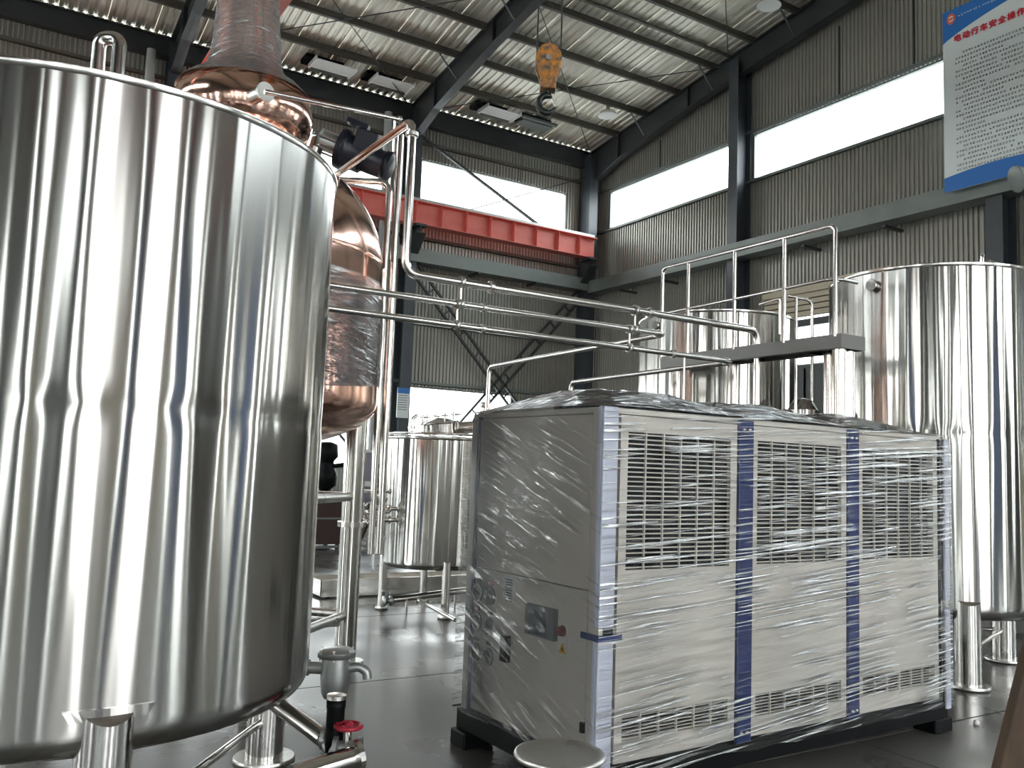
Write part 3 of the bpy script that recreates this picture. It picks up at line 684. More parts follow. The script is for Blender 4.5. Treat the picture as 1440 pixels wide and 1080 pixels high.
for k in range(6):
    a = k*PI/3+.3; q = pm+Vector((math.cos(a)*.2, math.sin(a)*.2, .04+.03*math.cos(a)))
    m = MB(); m.tube([q-V(0, 0, .06), q+V(0, 0, .1)], .009, 8); m.tube([q+V(-.045, 0, .1), q+V(.045, 0, .1)], .009, 8); m.tube([q+V(0, 0, .1), q+V(0, 0, .135)], .012, 8); m.build('wing_clamp', STEEL_D, ts)
q = V(4.93, 8.6, 1.95); m = MB(); m.tube([q, q+V(0, 0, .32)], .022, 12); m.lathe([(0, 0), (.035, 0), (.04, .03), (.035, .06), (0, .07)], q+V(0, 0, .32), 16); m.tube([q+V(-.07, 0, .12), q+V(.07, 0, .12)], .02, 10); m.tube([q+V(-.05, 0, .22), q+V(.06, 0, .22)], .014, 10); m.build('relief_valve', STEEL_D, ts)
m = MB(); m.tube([(4.62, 8.75, 2.02), (4.95, 8.45, 2.06)], .07, 16); m.build('inlet_neck', STEEL_P, ts)
q = V(4.02, 8.55, 1.93); m = MB(); m.tube([q, q+V(0, 0, .16), q+V(.06, 0, .2)], .02, 10, bend=.03); m.lathe([(0, 0), (.04, 0), (.04, .03), (0, .03)], q+V(0, 0, .05), 16, smooth=False); m.build('spray_inlet', STEEL_P, ts)
# side valves
for zz, l in ((1.12, .3), (1.0, .22)):
    a = onz(545, 640); p0 = V(CS[0]-RS+.02, CS[1]-.15, zz); m = MB(); m.tube([p0, p0-V(l, .02, 0)], .022, 10)
    for k in (.08, .16): m.lathe([(0, -.012), (.042, -.012), (.042, -.012), (.042, .012), (.042, .012), (0, .012)], p0-V(k, 0, 0), 16, Matrix.Rotation(PI/2, 3, 'Y'), False)
    m.tube([p0-V(.12, 0, .0), p0-V(.12, -.0, -.07)], .012, 8); m.tube([p0-V(.12, 0, -.07), p0-V(.2, .03, -.09)], .01, 8); m.build('side_valve', STEEL_P, ts)
# its low outlet pipe
t = thing('outlet_pipe', 'stainless outlet pipe with valve running low under the small tank', 'pipe', (4.6, 8.1, 0))
m = MB(); m.tube([onz(540, 845, .15), onz(655, 830, .2)], .035, 14); m.build('tube', STEEL_P, t)
q = onz(545, 845, .16); m = MB(); m.lathe([(0, -.05), (.055, -.05), (.055, -.03), (.03, -.02), (.03, .02), (.055, .03), (.055, .05), (0, .05)], q, 16, Matrix.Rotation(PI/2, 3, 'Y')); m.tube([q, q+V(0, 0, .09), q+V(-.07, 0, .11)], .012, 8); m.build('valve', CAST, t)
m = MB(); m.tube([onz(590, 845, .12), onz(640, 872, .12)], .02, 10); m.build('cross_tube', STEEL_P, t)
for px_, py_ in ((572, 842), (640, 834)):
    q = onz(px_, py_, .17); m = MB(); m.tube([(q.x, q.y, 0), q], .014, 8); m.build('support', STEEL_P, t)

# ------------------------------------------------------------------ copper pot still
CP = (1.62, 6.75); t = thing('copper_still', 'copper pot still with swan neck partly wrapped in clear film', 'still', (CP[0], CP[1], 0))
RP = 1.13; prof = []
for k in range(14):
    a = k/13*PI/2; prof.append((RP*math.sin(a)+.0, 2.05-.38*math.cos(a)))
prof += [(RP, 2.3), (RP, 3.05)]
for k in range(1, 17):
    a = k/16*PI/2; prof.append((.38+(RP-.38)*math.cos(a), 3.05+.85*math.sin(a)))
pot = MB().lathe(prof, (CP[0], CP[1], 0), 96).build('pot', COPPER, t)
MB().lathe([(RP-.005, 3.1), (RP+.008, 3.12), (RP-.005, 3.14)], (CP[0], CP[1], 0), 96).build('weld_seam', COPPER, pot)
cN = (CP[0]-.02, CP[1]); onion = [(.36, 3.86), (.36, 4.0), (.42, 4.04), (.50, 4.12), (.535, 4.22), (.53, 4.32), (.49, 4.42), (.41, 4.5), (.32, 4.56), (.27, 4.64), (.245, 4.75), (.235, 4.9), (.222, 5.1), (.205, 5.5), (.18, 6.2), (.15, 6.9)]
def ntilt(z): return (CP[0]-.02-.02*max(0, z-4.5)*1.2, CP[1])
m = MB(); m.lathe(onion, (0, 0, 0), 72); m.v = [(x+ntilt(z)[0], y+ntilt(z)[1], z) for x, y, z in m.v]; m.build('neck', COPPER, t)
m = MB(); q0 = Vector((ntilt(6.9)[0], CP[1], 6.88)); m.tube([q0, q0+V(0, 0, .45), q0+V(-1.6, .3, .1), q0+V(-2.0, .35, -1.5)], .15, 24, bend=.5); m.build('swan_neck', COPPER, t)
# film over neck and belly
m = MB(); fz = [(r*1.02+.012, z) for r, z in onion[6:]]; m.lathe(fz, (0, 0, 0), 120)
vv = []
for x, y, z in m.v:
    a = math.atan2(y, x); r = math.hypot(x, y); r += .006*noise.noise((a*6, z*9, 0)) + .010*max(0, noise.noise((a*2, z*4-a*1.5, 3))); vv.append((r*math.cos(a)+ntilt(z)[0], r*math.sin(a)+ntilt(z)[1], z))
m.v = vv; m.build('neck_film', FILM_C, t)
m = MB(); n = 140; rows = 40; vs_ = []
for i in range(rows+1):
    for k in range(n):
        a = 2*PI*k/n; z = 2.15+.80*i/rows+.10*math.sin(a*1.0+.8)*(1-i/rows); r = RP+.014+.007*noise.noise((a*5, z*14, 1)); vs_.append((CP[0]+r*math.cos(a), CP[1]+r*math.sin(a), z))
m.add(vs_, [(i*n+k, i*n+(k+1) % n, (i+1)*n+(k+1) % n, (i+1)*n+k) for i in range(rows) for k in range(n)], True); m.build('belly_film', FILM_C, t)
q = Vector(ORG+ray(503, 464)*6.35); m = MB(); m.lathe([(0, 0), (.025, 0), (.02, .02), (0, .025)], q, 12, Vector((.6, -.8, 0)).to_track_quat('Z', 'Y').to_matrix()); m.build('green_cap', mat('green_plastic', (.02, .12, .05), .4), t)
# legs
aP = ang(CP, (2.66, 6.69)); lp = V(2.66, 6.69, 0)
lp = onz(484, 932)
for i, a in enumerate((ang(CP, lp[:2]), ang(CP, lp[:2])+PI/2, ang(CP, lp[:2])+PI, ang(CP, lp[:2])-PI/2)):
    rr_ = math.hypot(lp.x-CP[0], lp.y-CP[1]); b = V(CP[0]+rr_*math.cos(a), CP[1]+rr_*math.sin(a), 0)
    o = MB().tube([b+V(0, 0, .02), b+V(0, 0, 2.12)], .088, 24).build("leg", STEEL, t)
    m = MB(); m.lathe([(0, -.02), (.115, -.02), (.115, -.02), (.115, .02), (.115, .02), (0, .02)], b+V(0, 0, 1.10), 28, smooth=False); m.build('flange', STEEL_P, o)
    MB().lathe([(0, .02), (.15, .02), (.15, .02), (.15, 0), (0, 0)], b, 24, smooth=False).build('foot_plate', STEEL_D, o)
    if i == 0: B0 = b
    if i == 1: B1 = b
    if i == 3: B3 = b
for zz in (.38, 1.32): MB().tube([B0+V(0, 0, zz), B3+V(0, 0, zz)], .035, 12).build('brace', STEEL_D, t); MB().tube([B0+V(0, 0, zz), B1+V(0, 0, zz)], .035, 12).build('brace', STEEL_D, t)
m = MB(); cb = B0+V(-.1, 0, .25); m.bar(B0+V(0, 0, .33), B0+V(-1.1, -.05, .33), .07, .07); m.build('base_channel', STEEL_D, t)
# agitator motor leaning on the dome
def P7(x, y, d=7.15): return Vector(ORG+ray(x, y)*d)
MP = [P7(448, 196), P7(478, 208), P7(548, 236)]
ax_ = (MP[2]-MP[1]).normalized(); Rm = ax_.to_track_quat('Z', 'Y').to_matrix(); L_ = (MP[2]-MP[1]).length
mo = MB(); mo.lathe([(0, 0), (.165, 0), (.165, 0), (.17, .03), (.165, .05), (.165, .05), (.14, .07), (.14, .20), (.14, .20), (.115, .22), (.112, L_-.05), (.112, L_-.05), (.125, L_-.05), (.125, L_), (.125, L_), (.09, L_+.02), (0, L_+.02)], MP[1], 36, Rm); mo = mo.build('agitator_motor', MOTOR, t)
m = MB(); c1 = P7(517, 200, 7.1); m.box((-.1, -.09, -.09), (.1, .09, .09), Rm @ Matrix.Rotation(.3, 3, 'Z'), c1); bevel(m.build('terminal_box', MOTOR, mo), .012)
m = MB(); m.box((-.08, -.02, -.09), (.0, .02, .09), Rm, P7(505, 178, 7.1)); m.build('lifting_lug', MOTOR, mo)
m = MB(); m.lathe([(.0, 0), (.10, 0), (.10, .02), (.10, .02), (.075, .03), (.075, .19), (.075, .19), (.11, .2), (.11, .23), (0, .23)], MP[0], 28, Rm)
for k in range(6): m.tube([MP[0]+Rm @ Vector((.09*math.cos(k), .09*math.sin(k), .0)), MP[0]+Rm @ Vector((.09*math.cos(k), .09*math.sin(k), .22))], .01, 8)
m.build('lantern', CAST, mo)
q = MP[0]; m = MB(); m.tube([q+V(0, 0, .0), V(q.x-.12, q.y+.05, 3.72)], .06, 16); m.build('mount', STEEL_D, mo)
# fitting where the thin line meets the onion
q = Vector(ORG+ray(372, 130)*6.15); m = MB(); m.tube([q, q+V(-.06, .1, -.02)], .05, 16); m.lathe([(0, 0), (.07, 0), (.07, .02), (0, .02)], q, 20, Vector((.3, -1, 0)).to_track_quat('Z', 'Y').to_matrix(), False); m.build('vapour_port', STEEL_D, t)

# ------------------------------------------------------------------ pipework
YP = 5.2
def pipe(label, pts, r, bend=.08, ferr=(), group=None, name='stainless_pipe'):
    t = thing(name, label, 'pipe', tuple(Vector(pts[0])), group=group)
    MB().tube(pts, r, 18, bend=bend).build('tube', STEEL_P, t)
    for (p, d) in ferr:
        Rm = Vector(d).to_track_quat('Z', 'Y').to_matrix()
        MB().lathe([(r, -.016), (r*1.5, -.012), (r*1.5, -.012), (r*1.5, .012), (r*1.5, .012), (r, .016)], p, 20, Rm).build('clamp', STEEL_D, t)
    return t
xr = ony(574, 300, YP).x; x5 = ony(1065, 465, YP).x
pipe('thick pipe rising beside the still then crossing above the chiller and dropping at right', [(xr, 7.35, 3.93), (xr, YP, 3.90), (xr, YP, 2.853), (x5, YP, 2.85), (x5, YP, .12)], .029, .10,
     [((xr, YP, 3.80), (0, 0, 1)), ((3.0, YP, 2.853), (1, 0, 0)), ((x5, YP, 2.72), (0, 0, 1)), ((4.45, YP, 2.853), (1, 0, 0))])
xe2 = ony(935, 470, YP).x; xe3 = ony(1030, 508, YP).x
q2 = onz(688, 516, 2.60); q3 = onz(803, 538, 2.47)
pipe('middle of three long pipes, leaving the left tank and turning back behind the chiller', [(1.28, YP, 2.70), (xe2, YP, 2.70), (q2.x, q2.y, 2.60), (q2.x, q2.y, .12)], .022, .06,
     [((2.95, YP, 2.70), (1, 0, 0)), ((4.3, YP, 2.70), (1, 0, 0)), ((xe2-.06, YP+.02, 2.70), (1, 0, 0))])
pipe('lowest of three long pipes, leaving the left tank and ending under the platform', [(1.28, YP, 2.553), (xe3, YP, 2.553), (q3.x, q3.y, 2.47), (q3.x, q3.y, .12)], .022, .06,
     [((2.95, YP, 2.553), (1, 0, 0)), ((4.7, YP, 2.553), (1, 0, 0)), ((xe3-.06, YP+.02, 2.553), (1, 0, 0))])
for x, z0, z1, lab in ((ony(648, 420, YP).x, 2.70, 2.853, 'short upright tie joining the upper and middle pipes, near the lattice brace'), (ony(643, 440, YP).x, 2.553, 2.70, 'short upright tie joining the middle and lower pipes, near the lattice brace'),
                       (ony(893, 445, YP).x, 2.70, 2.853, 'short upright tie joining the upper and middle pipes, near the platform'), (ony(885, 480, YP).x, 2.553, 2.70, 'short upright tie joining the middle and lower pipes, near the platform')):
    t = thing('pipe_tie', lab, 'pipe support', (x, YP, z0), group='pipe ties'); MB().tube([(x, YP, z0+.01), (x, YP, z1-.01)], .009, 8).build('rod', STEEL_P, t)
    for z in (z0, z1):
        rr_ = .03 if z < 2.8 else .037; MB().lathe([(rr_, -.014), (rr_+.006, -.014), (rr_+.006, .014), (rr_, .014)], (x, YP, z), 18, Matrix.Rotation(PI/2, 3, 'Y')).build('saddle', STEEL_D, t)
q = ony(962, 520, YP); pipe('thin upright pipe dropping from the lowest long pipe', [(q.x, YP, 2.55), (q.x, YP, .1)], .009, .0)
# two thinner uprights beside the still
d5 = 7.3
a0 = Vector(ORG+ray(470, 242)*7.0); a1 = Vector(ORG+ray(548, 256)*7.0)
pipe('thin pipe with rounded corner dropping close beside the still', [(a0.x, a0.y, a1.z), (a1.x, a1.y, a1.z), (a1.x, a1.y, .9)], .026, .1)
a2 = Vector(ORG+ray(563, 190)*6.6); a3 = Vector(ORG+ray(575, 168)*6.6)
pipe('long straight upright pipe just left of the thick riser', [(a2.x, a2.y, a2.z), (a2.x, a2.y, .95)], .028, .06)
e0 = Vector(ORG+ray(372, 129)*6.0); e1 = Vector(ORG+ray(562, 168)*6.6)
pipe('thin horizontal line from the copper onion to the top of the riser', [e0, e1], .018, 0, [(e1, (1, 0, 0))])
# horizontal manifold by the still leg
h0 = Vector(ORG+ray(500, 690)*7.6); h1 = Vector(ORG+ray(548, 691)*8.6)
pipe('short horizontal pipe between the still leg and the small tank', [h0, h1], .016, 0, [(h1, (1, 0, 0)), (h0.lerp(h1, .6), (1, 0, 0))])
t = thing('valve_manifold', 'cluster of small sanitary valves behind the still leg', 'valves', tuple(onz(520, 800)))
for k, (x, y) in enumerate(((503, 716), (512, 708), (520, 722), (528, 712), (536, 700), (532, 728), (541, 716), (515, 732))):
    q = Vector(ORG+ray(x, y)*8.1); Rm = Vector((math.cos(k*2.1), math.sin(k*2.1), .4*(k % 3))).to_track_quat('Z', 'Y').to_matrix()
    MB().lathe([(0, -.05), (.035, -.05), (.035, -.04), (.018, -.035), (.018, .035), (.035, .04), (.035, .05), (0, .05)], q, 14, Rm).build('valve', STEEL_P, t)
m = MB(); m.tube([Vector(ORG+ray(500, 722)*8.1), Vector(ORG+ray(548, 720)*8.1)], .016, 8); m.tube([Vector(ORG+ray(525, 722)*8.1), onz(524, 800)], .014, 8); m.build('header', STEEL_P, t)

# ------------------------------------------------------------------ wrapped chiller
KX, KY, KR = onz(838, 1086, .2).x, onz(838, 1086, .2).y, math.radians(2.0)
LEN, DEP, ZB, ZT = 2.60, 1.33, .2, 1.915
ch = thing('chiller', 'white industrial chiller wrapped in clear stretch film with two navy posts', 'chiller', (KX, KY, 0), KR)
ex = np.array([math.cos(KR), math.sin(KR), 0]); ey = np.array([-math.sin(KR), math.cos(KR), 0]); K0 = np.array([KX, KY, 0])
def fF(x, y):   # pixel to (u, z) on the front face
    d = ray(x, y); t_ = ((K0-ORG)@ey)/(d@ey); p = ORG+t_*d; return (p-K0)@ex, p[2]
def fS(x, y):   # pixel to (v, z) on the side face
    d = ray(x, y); t_ = ((K0-ORG)@ex)/(d@ex); p = ORG+t_*d; return (p-K0)@ey, p[2]
LEN = fF(1324, 800)[0]; DEP = (fS(653, 900)[0]+fS(650, 985)[0])/2
def lb(m, name, mt, parent=ch, bv=None, **k):
    o = m.build(name, mt, parent, local=True, **k)
    if bv: bevel(o, bv)
    return o
lb(MB().box((.06, .06, ZB+.02), (LEN-.06, DEP-.06, ZT-.06)), 'condenser_core', COIL)
lb(MB().box((.0, .0, ZB-.005), (LEN, DEP, ZB+.02)), 'floor_pan', BLACK)
lb(MB().box((0, 0, ZT-.03), (LEN, DEP, ZT)), 'roof_panel', PANEL, bv=.006)
# skid frame
m = MB(); m.box((-.02, -.02, .09), (LEN+.02, .06, ZB-.006)); m.box((-.02, DEP-.06, .09), (LEN+.02, DEP+.02, ZB-.006)); m.box((-.02, .06, .09), (.06, DEP-.06, ZB-.006)); m.box((LEN-.06, .06, .09), (LEN+.02, DEP-.06, ZB-.006)); lb(m, 'skid_frame', BLACK)
for x in (-.06, LEN-.12):
    for y in (-.02, DEP-.14): lb(MB().box((x, y, 0), (x+.2, y+.16, .089)), 'foot', BLACK, bv=.008)
# front panels
def zf(y_px, x_px): return fF(x_px, y_px)[1]
g1 = (fF(881, 700)[0], fF(1026, 700)[0]); g2 = (fF(1064, 700)[0], fF(1182, 700)[0]); g3 = (fF(1212, 700)[0], fF(1311, 700)[0])
p1 = (fF(1036, 700)[0], fF(1056, 700)[0]); p2 = (fF(1190, 700)[0], fF(1205, 700)[0])
GT, GB = fF(884, 607)[1], fF(1100, 792)[1]
HT, HB = fF(876, 1007)[1], fF(876, 1042)[1]
uL = fF(868, 800)[0]
cols = [(uL, p1[0]-.006, g1), (p1[1]+.006, p2[0]-.006, g2), (p2[1]+.006, LEN-.05, g3)]
for a, b, g in cols:
    m = MB(); y0, y1 = -.004, .02
    for (x0, x1, z0, z1) in ((a, b, GT, ZT-.035), (a, b, HT, GB), (a, b, ZB+.02, HB), (a, g[0], GB, GT), (g[1], b, GB, GT), (a, g[0], HB, HT), (g[1], b, HB, HT)):
        m.box((x0, y0, z0), (x1, y1, z1))
    lb(m, 'front_panel', PANEL)
    for zz0, zz1, ns in ((GB, GT, 29), (HB, HT, 7)):
        m = MB(); ps = (zz1-zz0)/ns
        for k in range(ns):
            z = zz0+(k+.5)*ps; m.box((g[0], .0, z-ps*.14), (g[1], .012, z+ps*.14))
        nv = 6
        for k in range(1, nv): x = g[0]+(g[1]-g[0])*k/nv; m.box((x-.004, -.002, zz0), (x+.004, .010, zz1))
        lb(m, 'grille', PANEL, kind='stuff')
for a, b in (p1, p2):
    o = lb(MB().box((a, -.018, ZB-.0), (b, .03, ZT-.01)), 'corner_post', BLUE, bv=.004)
    for dx_ in (.3, .7):
        for zz in (ZT-.06, ZB+.05): MB().lathe([(0, .0), (.011, .0), (.011, .0), (.009, .008), (0, .008)], (a+(b-a)*dx_, -.018, zz), 12, Matrix.Rotation(PI/2, 3, 'X')).build('bolt', STEEL_P, o, local=True)
lb(MB().box((LEN-.045, -.006, ZB), (LEN-.02, .02, ZT-.02)), 'seam_strip', BLACK)
# side panels
vD = DEP
zs1 = fS(745, 813)[1]
lb(MB().box((-.004, .09, zs1+.003), (.02, DEP-.1, ZT-.035)), 'side_panel', PANEL, bv=.003)
sp = lb(MB().box((-.004, .09, ZB+.02), (.02, DEP-.1, zs1-.003)), 'control_door', PANEL, bv=.003)
lb(MB().box((-.006, .0, ZB), (.02, .085, ZT-.02)), 'front_post', PANEL, bv=.004)
lb(MB().box((-.004, DEP-.095, ZB), (.012, DEP-.065, ZT-.02)), 'seam_strip', BLUE)
lb(MB().box((-.006, DEP-.062, ZB), (.02, DEP, ZT-.02)), 'rear_post', PANEL, bv=.004)
lb(MB().box((.0, DEP-.02, ZB), (LEN, DEP+.004, ZT-.03)), 'rear_panel', PANEL)
lb(MB().box((LEN-.02, .0, ZB), (LEN+.004, DEP, ZT-.03)), 'end_panel', PANEL)
# foam edge protectors (L shaped)
for name, x0, s in (('edge_protector', 0, 1), ('edge_protector', LEN, -1)):
    for (za, zb_) in (((ZB-.0, .80), (.86, ZT+.0)) if s > 0 else ((ZB-.05, .78), (.84, ZT-.02))):
        m = MB(); w = .085
        if s > 0: m.box((-.03, -.03, za), (uL-.035, -.012, zb_)); m.box((-.03, -.012, za), (-.012, .02, zb_))
        else: m.box((LEN-.02, -.04, za), (LEN+.035, -.02, zb_)); m.box((LEN+.012, -.02, za), (LEN+.035, .07, zb_))
        lb(m, name, FOAM, bv=.008)
lb(MB().box((-.036, .02, .80), (-.03, .1, .83)).box((-.034, -.036, .80), (uL+.01, -.03, .83)).box((-.036, -.036, .80), (-.03, .02, .83)), 'strap', BLUE)
# gauges
for x, y, red in ((674, 833, 0), (691, 838, 1), (672, 873, 1), (689.5, 880, 0), (670.5, 916, 0), (688, 923, 0)):
    v, z = fS(x, y); Ry = Matrix.Rotation(-PI/2, 3, 'Y')
    o = MB().lathe([(0, .0), (.05, .0), (.05, .0), (.05, .012), (.05, .012), (.043, .014), (.041, .008)], (-.004, v, z), 28, Ry).build('gauge', CAST, sp, local=True)
    MB().lathe([(0, .009), (.042, .009)], (-.004, v, z), 28, Ry, False).bar((-.0145, v-.018, z-.01), (-.0145, v+.02, z+.016), .003, .003).build('dial', DIAL, sp, local=True)
    MB().box((-.0065, v-.028, z+.062), (-.004, v+.028, z+.082)).build('gauge_tag', SIGNR if red else SLATE, sp, local=True)
def sbox(x0, y0, x1, y1, name, mt, d=.006, par=sp):
    a = fS(x0, (y0+y1)/2)[0]; b = fS(x1, (y0+y1)/2)[0]; zc_ = fS((x0+x1)/2, y0)[1]; zd_ = fS((x0+x1)/2, y1)[1]
    return MB().box((-.004-d, min(a, b), zd_), (-.004, max(a, b), zc_)).build(name, mt, par, local=True)
sbox(709, 809, 724, 845, 'data_plate', SIGNW, .003)
m = MB(); a, b = fS(711, 820)[0], fS(722, 820)[0]; zz = fS(716, 812)[1]
for k in range(9): m.box((-.0078, min(a, b), zz-.014-k*.014), (-.007, max(a, b)-(k % 3)*.008, zz-.009-k*.014))
m.build('plate_lines', INK, sp, local=True)
o = sbox(745, 852, 786, 896, 'controller', SLATE, .03); bevel(o, .004)
sbox(751, 858, 776, 893, 'controller_screen', SCREEN, .033)
sbox(786.5, 877, 799, 918, 'switch_plate', WHITE, .003)
v, z = fS(793, 887); MB().lathe([(0, 0), (.028, 0), (.028, 0), (.022, .03), (.022, .03), (0, .032)], (-.007, v, z), 20, Matrix.Rotation(-PI/2, 3, 'Y')).build('main_switch', REDB, sp, local=True)
v, z = fS(793, 912); MB().poly([(-.008, v+.03, z-.022), (-.008, v-.03, z-.022), (-.008, v, z+.03)], (-.002, 0, 0)).build('warning_triangle', YELLOW, sp, local=True)
MB().poly([(-.0105, v+.004, z-.004), (-.0105, v-.008, z-.004), (-.0105, v-.002, z-.016), (-.0105, v+.008, z+.014)], (-.0005, 0, 0)).build('warning_bolt_mark', BLACK, sp, local=True)
sbox(710, 893, 719, 930, 'connector_socket', BLACK, .03)
sbox(820, 1015, 824, 1030, 'latch', BLACK, .02)
# fans on top
for k in range(3):
    cx, cy = LEN*(.20+.30*k), DEP*.52; Rf = .34
    fo = MB().lathe([(Rf-.02, ZT), (Rf, ZT), (Rf, ZT), (Rf, ZT+.09), (Rf-.01, ZT+.1), (Rf-.02, ZT+.09), (Rf-.02, ZT)], (cx, cy, 0), 40).build('fan_shroud', BLACK, ch, local=True)
    m = MB()
    for r_ in (.08, .15, .22, .29): m.tube([(cx+r_*math.cos(2*PI*i/32), cy+r_*math.sin(2*PI*i/32), ZT+.1) for i in range(33)], .004, 6, caps=False)
    for i in range(4): m.tube([(cx-.33*math.cos(i*PI/4), cy-.33*math.sin(i*PI/4), ZT+.1), (cx+.33*math.cos(i*PI/4), cy+.33*math.sin(i*PI/4), ZT+.1)], .004, 6)
    m.build('fan_guard', BLACK, fo, local=True)
    m = MB(); m.lathe([(0, ZT+.07), (.07, ZT+.07), (.07, ZT+.07), (.07, ZT+.01), (0, ZT+.01)], (cx, cy, 0), 20)
    for i in range(5):
        a = i*2*PI/5; R2 = Matrix.Rotation(a, 3, 'Z') @ Matrix.Rotation(.5, 3, 'X'); m.box((.06, -.06, -.003), (.31, .06, .003), R2, Vector((cx, cy, ZT+.045)))
    m.build('fan_blades', BLACK, fo, local=True)
lb(MB().box((LEN*.80, DEP*.25, ZT), (LEN*.96, DEP*.8, ZT+.06)), 'junction_box', BLACK, bv=.006)
# stretch film round the sides
def film_band(name, mt, pts, z0, z1, n, rows, wr, seed):
    m = MB(); vs_ = []; seg = []; tot = 0
    for a, b in zip(pts[:-1], pts[1:]): seg.append((tot, Vector(a), Vector(b))); tot += (Vector(b)-Vector(a)).length
    for i in range(rows+1):
        for k in range(n+1):
            s_ = tot*k/n
            for st, a, b in seg:
                if s_ <= st+(b-a).length+1e-6: break
            q = a.lerp(b, (s_-st)/(b-a).length); nr = Vector(((b-a).y, -(b-a).x)).normalized()
            zlow = z0+.035*noise.noise((s_*3, seed, 0)); zhi = z1
            z = zlow+(zhi-zlow)*i/rows
            d = .004+abs(noise.noise((s_*1.6+z*.3, z*28, seed)))*wr+noise.noise((s_*5, z*9, seed+2))*wr*.5
            edge = min(s_-st, st+(b-a).length-s_); d *= min(1, .3+edge*8)
            vs_.append((q.x+nr.x*(d+.0), q.y+nr.y*(d+.0), z))
    m.add(vs_, [(i*(n+1)+k, i*(n+1)+k+1, (i+1)*(n+1)+k+1, (i+1)*(n+1)+k) for i in range(rows) for k in range(n)], True)
    return m.build(name, mt, ch, local=True)
o_ = .045
film_band('front_film', FILM, [(-o_, -o_), (LEN+o_, -o_)], ZB-.03, ZT+.008, 120, 150, .010, 1)
film_band('end_film', FILM, [(LEN+o_, -o_), (LEN+o_, DEP+.03)], ZB-.02, ZT+.005, 50, 60, .012, 4)
film_band('side_film', FILM_S, [(-o_, DEP+.03), (-o_, -o_)], ZB+.0, ZT+.005, 90, 110, .007, 2)
film_band('rear_film', FILM_S, [(LEN+o_, DEP+.03), (-o_, DEP+.03)], ZB, ZT+.005, 60, 50, .01, 5)
# tented film over the top
m = MB(); nx, ny = 110, 60; vs_ = []
for j in range(ny+1):
    for i in range(nx+1):
        u = -o_+(LEN+2*o_)*i/nx; v = -o_+(DEP+.03+o_)*j/ny
        e = min(u+o_, LEN+o_-u, v+o_, DEP+.03-v)
        h = 0
        for k in range(3):
            cx, cy = LEN*(.20+.30*k), DEP*.52; r_ = math.hypot(u-cx, v-cy); h = max(h, .125*max(0, min(1, 1-(r_-.34)/.42)))
        h = min(h, e*.42) ; h = h*(1-.25*u/LEN)
        h += .006*noise.noise((u*3, v*26, 0))*min(1, e*6)+.012*abs(noise.noise((u*4+v*5, v*9-u*2, 4)))*min(1, e*4)
        vs_.append((u, v, ZT+.008+h))
m.add(vs_, [(j*(nx+1)+i, j*(nx+1)+i+1, (j+1)*(nx+1)+i+1, (j+1)*(nx+1)+i) for j in range(ny) for i in range(nx)], True)
m.build('top_film', FILM_T, ch, local=True)

# ------------------------------------------------------------------ floor fittings in front
# steam trap / strainer
sb = onz(470, 985, .22); sx_, sy_ = 1.98, 5.10
q = Vector(ORG+ray(472, 945)*4.9)
t = thing('float_trap', 'grey cast steam trap with side outlets below the still leg', 'valve', (q.x, q.y, q.z-.15))
m = MB(); m.lathe([(0, -.14), (.06, -.14), (.075, -.11), (.085, -.02), (.08, .08), (.08, .08), (.105, .085), (.105, .115), (.105, .115), (.08, .13), (0, .135)], q, 32); m.build('body', CAST, t)
hx = Vector((CR[0], CR[1], 0)).normalized()
m = MB(); m.tube([q-hx*.06+V(0, 0, .02), q-hx*.16+V(0, 0, .02)], .034, 18); m.tube([q-hx*.15+V(0, 0, .02), q-hx*.17+V(0, 0, .02)], .045, 18); m.build('inlet', CAST, t)
m = MB(); m.tube([q+hx*.06+V(0, 0, .02), q+hx*.13+V(0, 0, .035), q+hx*.175+V(0, 0, .01), q+hx*.18-V(0, 0, .03)], .026, 16, bend=.04); m.build('outlet', CAST, t)
m = MB()
for k in range(6): a = k*PI/3; m.tube([q+V(.093*math.cos(a), .093*math.sin(a), .07), q+V(.093*math.cos(a), .093*math.sin(a), .13)], .009, 8)
m.tube([q+hx*.07-V(0, 0, .1), q+hx*.07+V(0, 0, .0)], .012, 8); m.build('bolts', STEEL_D, t)
m = MB(); e = q-hx*.17+V(0, 0, .02); m.tube([e, e-hx*.5], .03, 16); m.build('supply_tube', STEEL_P, t)
m = MB(); m.tube([(q.x, q.y, 0), (q.x, q.y, q.z-.1)], .03, 14); m.build('stand', DARKST, t)
# outlet valve assembly with red handwheel
q = Vector(ORG+ray(470, 1040)*4.05)
t = thing('outlet_valve', 'stainless outlet valve with black sleeve and red handwheel at the tank foot', 'valve', (q.x, q.y, 0))
pA = Vector(ORG+ray(383, 985)*4.35); pB = Vector(ORG+ray(455, 1038)*4.1)
m = MB(); m.tube([pA+(pA-pB)*.6, pB], .042, 20); m.build('drain_tube', STEEL_P, t)
m = MB(); m.lathe([(0, -.075), (.04, -.075), (.042, 0), (.042, 0), (.042, .12), (.045, .13), (.045, .16), (0, .165)], q+V(0, 0, .02), 24); m.build('valve_bonnet', BLACK, t)
m = MB(); m.lathe([(0, .165), (.046, .165), (.046, .165), (.046, .182), (.046, .182), (0, .185)], q+V(0, 0, .02), 24); m.build('bonnet_cap', STEEL_P, t)
b = Vector(ORG+ray(478, 1052)*4.0); m = MB(); m.tube([pB, q-V(0, 0, .06), b, b+hx*.08], .036, 18, bend=.03)
for p_ in (pB, b-hx*.02, b+hx*.09): m.lathe([(0, -.01), (.052, -.01), (.052, -.01), (.052, .01), (.052, .01), (0, .01)], p_, 20, hx.to_track_quat('Z', 'Y').to_matrix(), False)
m.build('valve_body', CAST, t)
